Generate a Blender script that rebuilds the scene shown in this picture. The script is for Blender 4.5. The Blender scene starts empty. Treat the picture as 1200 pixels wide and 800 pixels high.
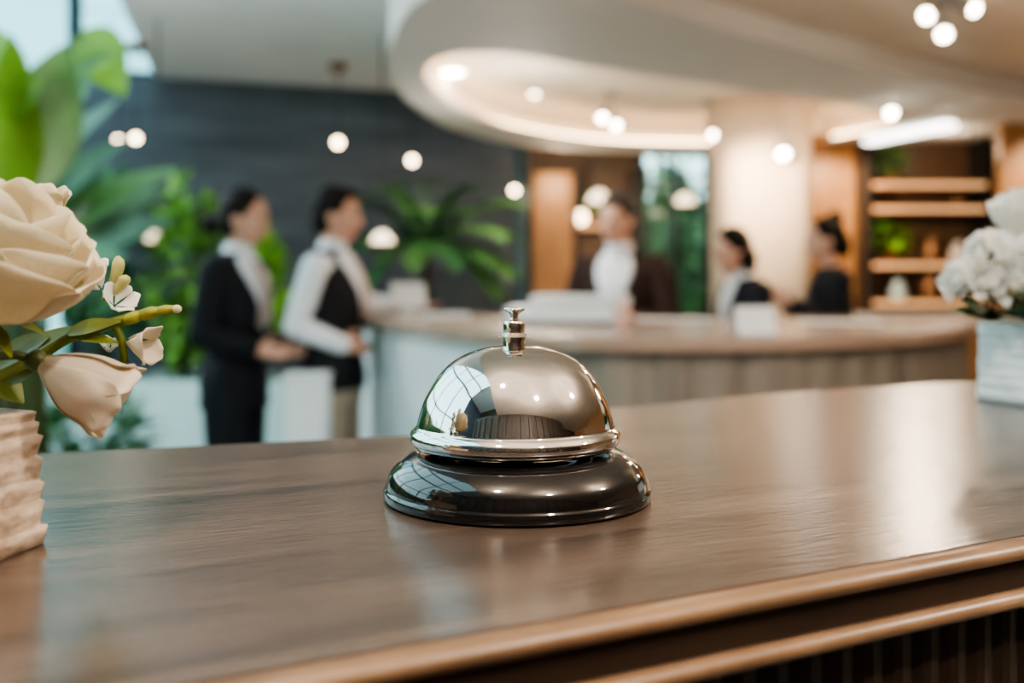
import bpy, bmesh, math, random
from mathutils import Vector, Matrix, noise as mnoise
random.seed(7)
PI = math.pi
V = Vector
SC = bpy.context.scene
COL = SC.collection
F = 1167.0; HZ = 335.0; CAMZ = 1.30; DESK = 1.222
def P(px, py, d):                       # reading a photo pixel at depth d as a place in the room
    return V(((px-600)/F*d, d, CAMZ-(py-HZ)/F*d))

# ------------------------------------------------------------------ materials
MATS = {}
def mat(name, col, rough=.5, metal=0, var=.12, scale=8, bump=0, spec=.5, emit=None, es=0, trans=0, coat=0, stretch=None, col2=None, bscale=None, detail=4):
    if name in MATS: return MATS[name]
    m = bpy.data.materials.new(name); m.use_nodes = True
    nt = m.node_tree; n = nt.nodes; l = nt.links
    b = n['Principled BSDF']
    tc = n.new('ShaderNodeTexCoord'); mp = n.new('ShaderNodeMapping')
    l.new(tc.outputs['Object'], mp.inputs[0])
    if stretch: mp.inputs['Scale'].default_value = stretch
    nz = n.new('ShaderNodeTexNoise'); nz.inputs['Scale'].default_value = scale; nz.inputs['Detail'].default_value = detail
    l.new(mp.outputs[0], nz.inputs['Vector'])
    cr = n.new('ShaderNodeValToRGB')
    c2 = col2 or tuple(min(1, c*(1+var)) for c in col)
    c1 = tuple(c*(1-var) for c in col) if not col2 else col
    cr.color_ramp.elements[0].position = .3; cr.color_ramp.elements[1].position = .7
    cr.color_ramp.elements[0].color = (*c1, 1); cr.color_ramp.elements[1].color = (*c2, 1)
    l.new(nz.outputs['Fac'], cr.inputs[0]); l.new(cr.outputs[0], b.inputs['Base Color'])
    b.inputs['Roughness'].default_value = rough; b.inputs['Metallic'].default_value = metal
    b.inputs['Specular IOR Level'].default_value = spec
    if coat: b.inputs['Coat Weight'].default_value = coat; b.inputs['Coat Roughness'].default_value = .05
    if emit: b.inputs['Emission Color'].default_value = (*emit, 1); b.inputs['Emission Strength'].default_value = es
    if bump:
        bp = n.new('ShaderNodeBump'); bp.inputs['Strength'].default_value = bump; bp.inputs['Distance'].default_value = .002
        if bscale:
            nb = n.new('ShaderNodeTexNoise'); nb.inputs['Scale'].default_value = bscale; nb.inputs['Detail'].default_value = 3
            l.new(mp.outputs[0], nb.inputs['Vector']); l.new(nb.outputs['Fac'], bp.inputs['Height'])
        else: l.new(nz.outputs['Fac'], bp.inputs['Height'])
        l.new(bp.outputs[0], b.inputs['Normal'])
    if trans:
        tr = n.new('ShaderNodeBsdfTranslucent'); l.new(cr.outputs[0], tr.inputs[0])
        mx = n.new('ShaderNodeMixShader'); mx.inputs[0].default_value = trans
        l.new(b.outputs[0], mx.inputs[1]); l.new(tr.outputs[0], mx.inputs[2])
        l.new(mx.outputs[0], n['Material Output'].inputs[0])
    MATS[name] = m
    return m
def glass_mat(name, tint=(.9,.97,.97), refl=.08):
    m = bpy.data.materials.new(name); m.use_nodes = True
    n = m.node_tree.nodes; l = m.node_tree.links; n.clear()
    o = n.new('ShaderNodeOutputMaterial'); t = n.new('ShaderNodeBsdfTransparent'); g = n.new('ShaderNodeBsdfGlossy')
    t.inputs[0].default_value = (*tint, 1); g.inputs['Roughness'].default_value = .02
    mx = n.new("ShaderNodeMixShader"); mx.inputs[0].default_value = refl; l.new(t.outputs[0], mx.inputs[1]); l.new(g.outputs[0], mx.inputs[2])
    l.new(mx.outputs[0], o.inputs[0]); return m

M = dict(
 slate=mat('slate_wall', (.062,.075,.092), .6, var=.35, scale=2.5, stretch=(.5,.5,3), bump=.4),
 ceil_grey=mat('painted_ceiling', (.84,.81,.81), .8, var=.03, scale=2),
 ring=mat('ceiling_ring_paint', (.62,.60,.57), .7, var=.03, scale=2),
 ring_in=mat('recess_paint', (.80,.72,.62), .8, var=.03, scale=2),
 soffit=mat('warm_soffit', (.66,.56,.47), .45, var=.08, scale=3),
 floor=mat('stone_floor', (.42,.46,.45), .25, var=.12, scale=3),
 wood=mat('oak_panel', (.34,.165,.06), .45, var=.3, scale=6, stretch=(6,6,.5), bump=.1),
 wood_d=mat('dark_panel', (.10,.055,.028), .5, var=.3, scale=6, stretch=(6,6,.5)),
 rear=mat('rear_wall_paint', (.045,.032,.024), .6, var=.4, scale=3, stretch=(4,4,.4)),
 stone=mat('cream_plaster', (.66,.53,.40), .6, var=.06, scale=5, bump=.3, stretch=(1,1,.3)),
 chrome=mat('polished_chrome', (.80,.78,.76), .045, 1, var=.02, scale=30),
 brass=mat('plunger_chrome', (.82,.76,.66), .07, 1, var=.02, scale=60),
 black_gloss=mat('black_enamel', (.008,.007,.007), .08, var=.2, scale=20, coat=.6),
 white_paint=mat('white_lacquer', (.82,.84,.84), .35, var=.02, scale=3),
 flute=mat('grey_brown_fluted_wood', (.20,.17,.14), .5, var=.2, scale=5, stretch=(4,4,.3)),
 top=mat('counter_stone_top', (.36,.25,.19), .22, var=.12, scale=4),
 jacket=mat('black_suit_cloth', (.010,.011,.015), .8, var=.2, scale=40, spec=.25),
 vest=mat('black_vest_cloth', (.009,.009,.011), .75, var=.2, scale=40, spec=.3),
 brownj=mat('dark_brown_cloth', (.035,.018,.014), .8, var=.2, scale=40, spec=.25),
 shirt=mat('white_cotton', (.80,.82,.86), .8, var=.04, scale=20),
 tie=mat('grey_pink_tie_silk', (.45,.36,.34), .5, var=.35, scale=60),
 khaki=mat('beige_twill', (.42,.33,.25), .8, var=.08, scale=30),
 skin=mat('skin', (.58,.31,.215), .5, var=.07, scale=15),
 skin2=mat('skin_fair', (.66,.37,.27), .5, var=.07, scale=15),
 hair=mat('black_hair', (.012,.009,.008), .7, var=.4, scale=60, stretch=(1,1,.2), spec=.15),
 hairg=mat('greying_hair', (.05,.042,.038), .7, spec=.2, var=.5, scale=60),
 eye=mat('eye_white', (.75,.73,.70), .2, var=.03),
 iris=mat('dark_iris', (.02,.012,.008), .15, var=.2),
 lips=mat('lip', (.45,.15,.12), .45, var=.05),
 shoe=mat('black_leather', (.01,.01,.01), .3, var=.2),
 metal_d=mat('dark_metal', (.03,.03,.03), .4, .6, var=.2),
 teal=mat('teal_painted_metal', (.06,.12,.14), .4, .2, var=.1),
 bronze=mat('bronze_mount', (.22,.11,.05), .4, .7, var=.1),
 steel=mat('brushed_fixture', (.35,.34,.33), .35, .8, var=.1),
 planter=mat('pale_planter_render', (.55,.70,.68), .5, var=.05, scale=4),
 soil=mat('soil', (.03,.02,.013), .9, var=.4, scale=30),
 paper=mat('paper', (.82,.83,.82), .7, var=.02),
 plastic=mat('pale_plastic', (.72,.75,.76), .4, var=.03),
 screen=mat('dark_screen', (.02,.022,.026), .15, var=.1),
 pink=mat('pink_bottle', (.72,.48,.42), .35, var=.05),
 marble=mat('pale_marble', (.70,.62,.54), .3, var=.08, scale=4),
 # plants
 leaf_b=mat('bright_leaf', (.22,.46,.045), .27, var=.45, scale=4, trans=.35),
 leaf_m=mat('mid_leaf', (.14,.31,.10), .27, var=.45, scale=4, trans=.25),
 leaf_y=mat('yellow_green_leaf', (.19,.38,.075), .27, var=.45, scale=4, trans=.3),
 leaf_d=mat('dark_leaf', (.06,.17,.065), .35, var=.5, scale=4, trans=.2),
 leaf_g=mat('blue_green_leaf', (.13,.26,.18), .22, var=.4, scale=4, trans=.15),
 stem=mat('plant_stem', (.07,.09,.02), .5, var=.3, scale=20),
 trunk=mat('palm_trunk', (.10,.06,.03), .8, var=.4, scale=12),
 cream=mat('cream_petal', (.86,.75,.53), .55, var=.06, scale=60, trans=.35, bump=.25, bscale=220, col2=(.92,.85,.68)),
 whitep=mat('white_petal', (.90,.88,.83), .55, var=.03, scale=60, trans=.3),
 blushp=mat('blush_petal', (.82,.72,.58), .55, var=.05, scale=60, trans=.35),
 bud=mat('olive_bud', (.35,.34,.05), .45, var=.25, scale=80, trans=.2),
 pale_bud=mat('pale_bud', (.55,.52,.22), .45, var=.2, scale=80, trans=.3),
 calyx=mat('green_calyx', (.17,.20,.022), .45, var=.3, scale=60, trans=.2),
 birch=mat('birch_bark', (.34,.24,.165), .75, var=.25, scale=95, bump=.5, stretch=(1,1,2.5), col2=(.72,.58,.44)),
 whitepot=mat('whitewashed_bark', (.78,.77,.74), .7, var=.05, scale=70, bump=.5, stretch=(1,1,2.5)),
 glass=glass_mat('window_glass'), glass_t=glass_mat('tinted_glass', (.56,.73,.76)),
)
def emis(name, col, s):
    return mat(name, (.9,.9,.9), .4, var=.02, emit=col, es=s)
M['bulb'] = emis('warm_bulb', (1,.78,.50), 17)
M['bulb_w'] = emis('white_bulb', (1,.86,.66), 24)
M['bulb_s'] = emis('soft_bulb', (1,.70,.42), 9)
M['shade_e'] = emis('glowing_shade', (1,.76,.48), 2.6)
M['strip'] = emis('warm_led_strip', (1,.68,.40), 13)
M['shelf_e'] = mat('shelf_glow', (.40,.20,.09), .5, var=.2, emit=(1,.55,.26), es=.9)
M['linear'] = emis('linear_diffuser', (1,.95,.86), 5)

def desk_wood():
    m = bpy.data.materials.new('desk_walnut'); m.use_nodes = True
    nt = m.node_tree; n = nt.nodes; l = nt.links; b = n['Principled BSDF']
    tc = n.new('ShaderNodeTexCoord'); mp = n.new('ShaderNodeMapping')
    mp.inputs['Rotation'].default_value = (0,0,math.radians(-27)); mp.inputs['Scale'].default_value = (1,1,1)
    l.new(tc.outputs['Object'], mp.inputs[0])
    m2 = n.new('ShaderNodeMapping'); m2.inputs['Scale'].default_value = (5,60,60); l.new(mp.outputs[0], m2.inputs[0])
    nz = n.new('ShaderNodeTexNoise'); nz.inputs['Scale'].default_value = 1; nz.inputs['Detail'].default_value = 5; nz.inputs['Distortion'].default_value = .6
    l.new(m2.outputs[0], nz.inputs['Vector'])
    cr = n.new('ShaderNodeValToRGB')
    cr.color_ramp.elements[0].position = .3; cr.color_ramp.elements[1].position = .72
    cr.color_ramp.elements[0].color = (.040,.027,.020,1); cr.color_ramp.elements[1].color = (.112,.077,.057,1)
    l.new(nz.outputs['Fac'], cr.inputs[0]); l.new(cr.outputs[0], b.inputs['Base Color'])
    m3 = n.new('ShaderNodeMapping'); m3.inputs['Scale'].default_value = (60,420,420); l.new(mp.outputs[0], m3.inputs[0])
    nb = n.new('ShaderNodeTexNoise'); nb.inputs['Scale'].default_value = 1; nb.inputs['Detail'].default_value = 3; l.new(m3.outputs[0], nb.inputs['Vector'])
    bp = n.new('ShaderNodeBump'); bp.inputs['Strength'].default_value = .34; bp.inputs['Distance'].default_value = .0006
    l.new(nb.outputs['Fac'], bp.inputs['Height']); l.new(bp.outputs[0], b.inputs['Normal'])
    b.inputs['Roughness'].default_value = .24; b.inputs['Specular IOR Level'].default_value = .68
    return m
M['desk'] = desk_wood()
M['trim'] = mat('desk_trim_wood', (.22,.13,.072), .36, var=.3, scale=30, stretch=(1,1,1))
M['trim_d'] = mat('desk_front_shaded_wood', (.034,.019,.011), .5, var=.3, scale=20)  # shade under the desk lip, put into the wood colour

# ------------------------------------------------------------------ object helpers
def link(name, me, m, parent=None, smooth=False):
    o = bpy.data.objects.new(name, me); COL.objects.link(o)
    if m:
        me.materials.clear(); me.materials.append(m)
    if smooth:
        for p in me.polygons: p.use_smooth = True
    if parent: o.parent = parent
    return o
def obj(name, bm, m, parent=None, smooth=False, rc=True):
    if rc: bmesh.ops.recalc_face_normals(bm, faces=bm.faces)
    me = bpy.data.meshes.new(name); bm.to_mesh(me); bm.free()
    return link(name, me, m, parent, smooth)
def tag(o, label, cat, group=None, kind=None):
    o['label'] = label; o['category'] = cat
    if group: o['group'] = group
    if kind: o['kind'] = kind
    return o
def struct(o, label=None):
    o['kind'] = 'structure'
    return o
def empty(name, loc, label, cat, group=None, rz=0):
    o = bpy.data.objects.new(name, None); COL.objects.link(o); o.location = loc; o.rotation_euler = (0,0,rz)
    o.empty_display_size = .05
    return tag(o, label, cat, group)
def B(): return bmesh.new()
def box(bm, c, s, rz=0, bev=0):
    r = bmesh.ops.create_cube(bm, size=1, matrix=Matrix.Translation(c) @ Matrix.Rotation(rz,4,'Z') @ Matrix.Diagonal((*s,1)))
    if bev:
        es = list({e for v in r['verts'] for e in v.link_edges})
        bmesh.ops.bevel(bm, geom=es, offset=bev, segments=2, affect='EDGES', profile=.5)
    return bm
def bb(bm, x0,x1,y0,y1,z0,z1,bev=0):
    return box(bm, V(((x0+x1)/2,(y0+y1)/2,(z0+z1)/2)), (x1-x0,y1-y0,z1-z0), 0, bev)
def lathe(bm, prof, n=48, c=(0,0,0)):
    c = V(c); rings = []
    for r, z in prof:
        if r < 1e-6: rings.append([bm.verts.new(c+V((0,0,z)))])
        else: rings.append([bm.verts.new(c+V((r*math.cos(2*PI*i/n), r*math.sin(2*PI*i/n), z))) for i in range(n)])
    for a, b in zip(rings, rings[1:]):
        for i in range(n):
            j = (i+1) % n
            if len(a) == 1 and len(b) == 1: continue
            if len(a) == 1: bm.faces.new((a[0], b[i], b[j]))
            elif len(b) == 1: bm.faces.new((a[i], a[j], b[0]))
            else: bm.faces.new((a[i], a[j], b[j], b[i]))
    return bm
def frame_of(t):
    t = t.normalized(); up = V((0,0,1)) if abs(t.z) < .9 else V((1,0,0))
    a = t.cross(up).normalized(); return a, t.cross(a).normalized()
def tube(bm, pts, rad, n=10, flat=None):
    """closed tapered tube; flat=(axis vector, factor) squashes the section along that axis"""
    pts = [V(p) for p in pts]
    if not hasattr(rad, '__len__'): rad = [rad]*len(pts)
    rings = []; a0 = None
    for i, p in enumerate(pts):
        t = (pts[min(i+1,len(pts)-1)] - pts[max(i-1,0)])
        a, b = frame_of(t)
        if a0 is not None:
            a = (a0 - t.normalized()*a0.dot(t.normalized())).normalized(); b = t.normalized().cross(a)
        a0 = a; ring = []
        for k in range(n):
            o = (a*math.cos(2*PI*k/n) + b*math.sin(2*PI*k/n))*rad[i]
            if flat: o = o - flat[0]*o.dot(flat[0])*(1-flat[1])
            ring.append(bm.verts.new(p+o))
        rings.append(ring)
    for r, s in zip(rings, rings[1:]):
        for k in range(n): bm.faces.new((r[k], r[(k+1)%n], s[(k+1)%n], s[k]))
    bm.faces.new(rings[0][::-1]); bm.faces.new(rings[-1])
    return bm
def chain(bm, pts, rad, n=12, sub=4):
    """limb: smooth interpolation of points + rounded ends"""
    pts = [V(p) for p in pts]; out = []; rr = []
    for i in range(len(pts)-1):
        for k in range(sub):
            t = k/sub; out.append(pts[i].lerp(pts[i+1], t)); rr.append(rad[i]*(1-t)+rad[i+1]*t)
    out.append(pts[-1]); rr.append(rad[-1])
    tube(bm, out, rr, n)
    for p, r in zip(pts, rad): ball(bm, p, (r,r,r), 10)
def ball(bm, c, s, n=14, rot=None):
    mtx = Matrix.Translation(c) @ (rot.to_4x4() if rot else Matrix.Identity(4)) @ Matrix.Diagonal((*s,1))
    bmesh.ops.create_uvsphere(bm, u_segments=n, v_segments=max(6,n*2//3), radius=1, matrix=mtx); return bm
def loft(bm, secs, n=28):
    """secs: (x, y, z, rx, ry[, power])"""
    rings = []
    for s in secs:
        x,y,z,rx,ry = s[:5]; pw = s[5] if len(s) > 5 else 1
        ring = []
        for k in range(n):
            c, q = math.cos(2*PI*k/n), math.sin(2*PI*k/n)
            ring.append(bm.verts.new((x+rx*math.copysign(abs(c)**pw,c), y+ry*math.copysign(abs(q)**pw,q), z)))
        rings.append(ring)
    for r, s in zip(rings, rings[1:]):
        for k in range(n): bm.faces.new((r[k], r[(k+1)%n], s[(k+1)%n], s[k]))
    bm.faces.new(rings[0][::-1]); bm.faces.new(rings[-1])
    return bm
def remesh(bm, vox, smooth=3):
    bmesh.ops.recalc_face_normals(bm, faces=bm.faces)
    me = bpy.data.meshes.new('tmp'); bm.to_mesh(me); bm.free()
    o = bpy.data.objects.new('tmp', me); COL.objects.link(o)
    r = o.modifiers.new('r','REMESH'); r.mode = 'VOXEL'; r.voxel_size = vox; r.use_smooth_shade = True
    if smooth:
        s = o.modifiers.new('s','SMOOTH'); s.iterations = smooth; s.factor = .5
    dg = bpy.context.evaluated_depsgraph_get(); dg.update()
    m2 = bpy.data.meshes.new_from_object(o.evaluated_get(dg))
    bpy.data.objects.remove(o); bpy.data.meshes.remove(me)
    for p in m2.polygons: p.use_smooth = True
    return m2
def crom(pts, n=8, closed=True):
    pts = [V((*p,0)) if len(p) == 2 else V(p) for p in pts]; N = len(pts); out = []
    rng = range(N) if closed else range(N-1)
    for i in rng:
        if closed: p0,p1,p2,p3 = pts[i-1],pts[i],pts[(i+1)%N],pts[(i+2)%N]
        else: p0,p1,p2,p3 = pts[max(i-1,0)],pts[i],pts[i+1],pts[min(i+2,N-1)]
        for k in range(n):
            t = k/n
            out.append(.5*((2*p1)+(p2-p0)*t+(2*p0-5*p1+4*p2-p3)*t*t+(3*p1-p0-3*p2+p3)*t**3))
    if not closed: out.append(pts[-1])
    return out
def offset_loop(pts, d):
    """offset a closed plan loop outwards by d"""
    N = len(pts); area = sum(pts[i].x*pts[(i+1)%N].y-pts[(i+1)%N].x*pts[i].y for i in range(N)); s = 1 if area > 0 else -1
    out = []
    for i in range(N):
        t = (pts[(i+1)%N]-pts[i-1]); nrm = V((t.y,-t.x,0)).normalized()*s
        out.append(pts[i]+nrm*d)
    return out
def prism(bm, pts, z0, z1):
    a = [bm.verts.new((p[0],p[1],z0)) for p in pts]; b = [bm.verts.new((p[0],p[1],z1)) for p in pts]
    N = len(a)
    for i in range(N): bm.faces.new((a[i],a[(i+1)%N],b[(i+1)%N],b[i]))
    bm.faces.new(a[::-1]); bm.faces.new(b); return bm

# ------------------------------------------------------------------ room shell
CEIL = 3.15
bm = B(); bb(bm, -3.8,6.0,-3.2,10.9,-.1,0); struct(obj('floor', bm, M['floor']))
bm = B(); bb(bm, -16,-3.9,-8,26,-.2,-.1); struct(obj('ground', bm, M['leaf_d']))
# grey ceiling over the left part, its left edge slants (open to a glazed roof beyond)
edge = lambda y: -2.54 + (6.44-y)*.2633
bm = B(); prism(bm, [(edge(10.9),10.9),(edge(-3.2),-3.2),(.6,-3.2),(.6,4.3),(6.0,4.3),(6.0,10.9)], CEIL, CEIL+.25); struct(obj('ceiling', bm, M['ceil_grey']))
# slate wall at the back left
bm = B(); prism(bm, [(-3.8,8.62),(.06,9.80),(.06,10.0),(-3.8,8.82)], 0, 3.15); struct(obj('wall_back', bm, M['slate']))
# back right: panels
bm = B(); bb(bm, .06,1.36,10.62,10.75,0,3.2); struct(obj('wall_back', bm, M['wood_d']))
bm = B(); bb(bm, 1.36,2.10,10.62,10.75,0,.95); bb(bm, 1.36,2.10,10.62,10.75,2.75,3.2); struct(obj('wall_back', bm, M['wood']))
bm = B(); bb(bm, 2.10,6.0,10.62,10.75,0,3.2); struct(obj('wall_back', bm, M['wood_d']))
bm = B(); bb(bm, 5.9,6.0,-3.2,10.7,0,3.2); struct(obj('wall_right', bm, M['wood']))
bm = B(); bb(bm, -3.8,6.0,-3.3,-3.2,0,4.7); struct(obj('wall_rear', bm, M['rear']))
bm = B(); bb(bm, -2.4,5.9,-1.75,-1.65,.01,2.73)
for k in range(22): bb(bm, -2.3+k*.36,-2.3+k*.36+.10,-1.648,-1.58,.01,2.6)
struct(obj('wall_rear', bm, M['rear']))  # second, nearer wall out of view, added for a dark band in the bell
bm = B(); bb(bm, -.9,5.9,-1.64,.1,.001,.012); struct(obj('floor', bm, M['rear']))  # dark sheet added over the unseen floor to darken the bell's reflection
# glazed left side and roof strip
def window(name, mk, rects, g='glass'):
    o = struct(obj(name, mk, M['metal_d']))
    p = B()
    for r in rects: bb(p, *r)
    obj('pane', p, M[g], o); return o
ys = [-1.0,.8,2.8,4.8,6.8,8.62]
bm = B(); bb(bm, -3.9,-3.75,-3.2,-1.0,0,4.7); struct(obj('wall_left', bm, M['slate']))
bm = B(); bb(bm, -3.8,-.2,-3.2,-1.0,4.70,4.8); struct(obj('ceiling', bm, M['ceil_grey']))
for i in range(5):
    y0, y1 = ys[i], ys[i+1]; f = B()
    for z0,z1 in ((0,.06),(2.5,2.56),(4.64,4.70)): bb(f, -3.83,-3.77,y0,y1,z0,z1)
    for a in (y0,y1-.05): bb(f, -3.83,-3.77,a,a+.05,0,4.7)
    window('window_%d'%(i+1), f, [(-3.805,-3.795,y0+.05,y1-.05,.06,4.64)], 'glass_t' if i == 4 else 'glass')
f = B()
for y in ys: bb(f, -3.83,-.2,y-.03,y+.03,4.70,4.78)
for x in (-3.8,-2.6,-1.4,-.25): bb(f, x-.03,x+.03,-1.0,8.7,4.70,4.78)
window('window_6', f, [(-3.8,-.2,-1.0,8.7,4.735,4.745)])
f = B(); tn = (V((.06,9.80,0))-V((-3.8,8.62,0))).normalized()
for zz in (3.18,4.67): tube(f, [(-3.8,8.70,zz),(.06,9.88,zz)], .03, 4)
for k in range(5):
    q = V((-3.78,8.70,0))+tn*k*.98; bb(f, q.x-.025,q.x+.025,q.y-.025,q.y+.025,3.2,4.65)
o = struct(obj('window_7', f, M['metal_d'])); f = B(); prism(f, [(-3.8,8.695),(.06,9.875),(.06,9.885),(-3.8,8.705)], 3.2, 4.65); obj('pane', f, M['glass_t'], o)
# back window with greenery behind
f = B()
for x in (1.36,1.72,2.06): bb(f, x,x+.05,10.58,10.70,.95,2.75)
for z in (.95,2.70): bb(f, 1.36,2.11,10.58,10.70,z,z+.05)
window('window_8', f, [(1.40,2.07,10.63,10.64,1.0,2.70)])
# dropped oval ring with a lit recess
outer = crom([(-.74,6.25),(-.72,7.1),(-.46,8.35),(.2,9.3),(1.4,9.75),(2.9,9.75),(4.2,9.3),(4.9,8.4),(4.5,7.5),(3.55,6.95),(2.5,6.2),(1.3,5.25),(.62,4.62),(.1,4.2),(-.4,4.5),(-.66,5.4)], 8)
inner = crom([(-.54,6.15),(-.51,6.7),(-.36,7.35),(.02,8.3),(.84,9.1),(1.9,9.3),(2.8,9.0),(3.1,8.2),(2.75,7.45),(1.6,6.65),(.52,5.95),(-.1,5.55),(-.42,5.7)], 10)
inner_w = offset_loop(inner, .10)
def ring_strip(bm, A, za, Bp, zb):
    """join two closed loops of any length by nearest parameter (triangulated fill)"""
    a = [bm.verts.new((p.x,p.y,za)) for p in A]; b = [bm.verts.new((p.x,p.y,zb)) for p in Bp]
    es = []
    for L in (a,b):
        for i in range(len(L)): es.append(bm.edges.new((L[i],L[(i+1)%len(L)])))
    bmesh.ops.triangle_fill(bm, edges=es, use_beauty=True, use_dissolve=False)
RB, RT = 2.60, 2.86
bm = B(); ring_strip(bm, outer, RB, inner, RB)
def wall_loop(bm, L, z0, z1):
    a = [bm.verts.new((p.x,p.y,z0)) for p in L]; b = [bm.verts.new((p.x,p.y,z1)) for p in L]
    for i in range(len(L)): bm.faces.new((a[i],a[(i+1)%len(L)],b[(i+1)%len(L)],b[i]))
wall_loop(bm, outer, RB, CEIL+.02); wall_loop(bm, inner, RB, RB+.035)
a = [bm.verts.new((p.x,p.y,RB+.035)) for p in inner]; b = [bm.verts.new((p.x,p.y,RB+.035)) for p in inner_w]
for i in range(len(a)): bm.faces.new((a[i],a[(i+1)%len(a)],b[(i+1)%len(a)],b[i]))
bmesh.ops.remove_doubles(bm, verts=bm.verts, dist=1e-4)
struct(obj('ceiling', bm, M['ring'])).name = 'ceiling.ring' if False else 'ceiling.001'
bm = B(); wall_loop(bm, inner_w, RB+.035, RT); bm.faces.new([bm.verts.new((p.x,p.y,RT)) for p in inner_w])
bmesh.ops.remove_doubles(bm, verts=bm.verts, dist=1e-4); struct(obj('ceiling', bm, M['ring_in']))
bm = B(); mid = offset_loop(inner, .06); tube(bm, [V((p.x,p.y,RB+.05)) for p in mid]+[V((mid[0].x,mid[0].y,RB+.05))], .012, 6)
tag(obj('cove_light', bm, M['strip']), 'warm cove light strip running round the inside of the oval ceiling recess', 'light')
# warm lower soffit in front and to the right, also above the viewer
bm = B(); prism(bm, [(-1.0,-3.2),(6.0,-3.2),(6.0,8.6),(4.75,7.9),(4.5,7.5),(3.55,6.95),(2.5,6.2),(1.3,5.25),(.62,4.62),(.10,4.2),(-.4,4.45),(-.5,3.2)], 2.74, 2.84); struct(obj('ceiling', bm, M['soffit']))

# pillar
bm = B(); pc = P(890,335,8.5)
loft(bm, [(pc.x,pc.y,0,.39,.34,.55),(pc.x,pc.y,2.0,.39,.34,.55),(pc.x,pc.y,2.5,.40,.35,.55),(pc.x,pc.y,2.855,.44,.38,.55)], 48)
struct(obj('pillar', bm, M['stone'], smooth=True))
# timber panels
for i,(x0,x1,y,z1,m) in enumerate(((.22,.62,10.2,2.46,'wood'),(2.62,3.10,9.0,2.68,'wood'),(3.9,5.0,7.95,2.9,'wood'))):
    bm = B(); bb(bm, x0,x1,y,y+.08,0,z1)
    k = int((x1-x0)/.1)
    for j in range(k): bb(bm, x0+.02+j*.1, x0+.09+j*.1, y-.015, y, .02, z1-.02)
    struct(obj('trim_%d'%(i+1), bm, M[m]))
# teal slim post beside the slate wall
bm = B(); pp = P(611,335,9.4); tube(bm, [(pp.x,pp.y,0),(pp.x,pp.y,2.6)], .055, 16)
struct(obj('column', bm, M['teal'], smooth=True))

# ------------------------------------------------------------------ front desk (thing)
front_dir = V((.888,.460,0)); fr0 = V((-.0608,.197,0)); fr1 = V((.160,.3117,0))
fl = fr0 - (fr1-fr0).normalized()*.55; frr = fr1 + (fr1-fr0).normalized()*.75
back = [(-.75,.286),(-.40,.4036),(-.219,.4644),(-.0535,.520),(-.02,.5365),(.01,.566),(.04,.61),(.0655,.6365),(.1857,.7225),(.3816,.82),(.85,1.075)]
desk = empty('front_desk', (0,.4,0), 'dark walnut reception desk with polished wooden top, in front of everything', 'desk')
OFF = V((0,.4,0))
def lbm(bm):
    bmesh.ops.translate(bm, vec=-OFF, verts=bm.verts); return bm
bm = B(); prism(bm, [tuple(fl[:2]),tuple(frr[:2])]+[b for b in back[::-1]], DESK-.02, DESK)
obj('desktop', lbm(bm), M['desk'], desk)
nrm = V((front_dir.y,-front_dir.x,0)).normalized()
def sweep(bm, prof):
    A = [bm.verts.new(fl+nrm*o+V((0,0,DESK+z))) for o,z in prof]; Bv = [bm.verts.new(frr+nrm*o+V((0,0,DESK+z))) for o,z in prof]
    for i in range(len(prof)-1): bm.faces.new((A[i],A[i+1],Bv[i+1],Bv[i]))
    bm.faces.new(A); bm.faces.new(Bv[::-1])
bm = B(); sweep(bm, [(0,-.0195),(0,-.0004),(.0006,-.0009),(.0012,-.0004),(.0035,-.0004),(.0052,-.0010),(.0064,-.0022),(.0068,-.0036),(.0062,-.0050),(.0046,-.0060),(.0030,-.0064),(.003,-.0195)])
obj('edge_moulding', lbm(bm), M['trim'], desk, True)
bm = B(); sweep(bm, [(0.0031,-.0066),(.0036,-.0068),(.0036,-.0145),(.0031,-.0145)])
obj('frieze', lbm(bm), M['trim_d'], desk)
bm = B(); sweep(bm, [(.0,-.0200),(.0031,-.0146),(.0058,-.0148),(.0074,-.0160),(.0078,-.0178),(.0070,-.0192),(.004,-.0200)])
obj('lower_moulding', lbm(bm), M['trim'], desk, True)
bm = B(); L = (frr-fl).length; prof = []; q = int(L/.012)
pa = []
for i in range(q*4+1):
    t = i/(q*4); pa.append(fl.lerp(frr,t)+nrm*(-.006+.0018*abs(math.sin(i*PI/4))))
bk = [V((b[0],b[1],0)) for b in back[::-1]]; pin = pa+[b+V((.02,-.035,0)) for b in bk]
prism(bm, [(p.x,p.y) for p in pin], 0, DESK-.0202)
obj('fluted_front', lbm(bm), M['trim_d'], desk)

# ------------------------------------------------------------------ call bell
bc = P(606.5,581,.369); bell = empty('call_bell', (bc.x,bc.y,DESK+.0002), 'shiny chrome call bell on a black base, standing on the wooden desk', 'bell')
def dense(prof, n=4):
    p = crom([(a,b) for a,b in prof], n, closed=False); return [(max(0,q.x),q.y) for q in p]
bm = B(); lathe(bm, [(0,0),(.0478,0),(.0488,.0004),(.0493,.0012),(.0494,.0030),(.0490,.0041),(.0484,.0046)]+dense([(.0484,.0047),(.0480,.0068),(.0466,.0100),(.0440,.0130),(.0405,.0155),(.0370,.0170),(.033,.0176)],5)+[(.030,.0176),(.022,.016),(0,.016)], 128)
obj('base', bm, M['black_gloss'], bell, True)
dx = V((-.0008,0,0))
bm = B()
dome = dense([(0,.0556),(.005,.0555),(.0105,.0549),(.0168,.0532),(.0228,.0502),(.0275,.0459),(.0312,.0405),(.0340,.0348),(.0357,.0297),(.0364,.0270)],6)
rim = dense([(.0366,.0262),(.0378,.0252),(.0388,.0238),(.0390,.0222),(.0386,.0208),(.0376,.0196),(.0366,.0190)],4)
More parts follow.
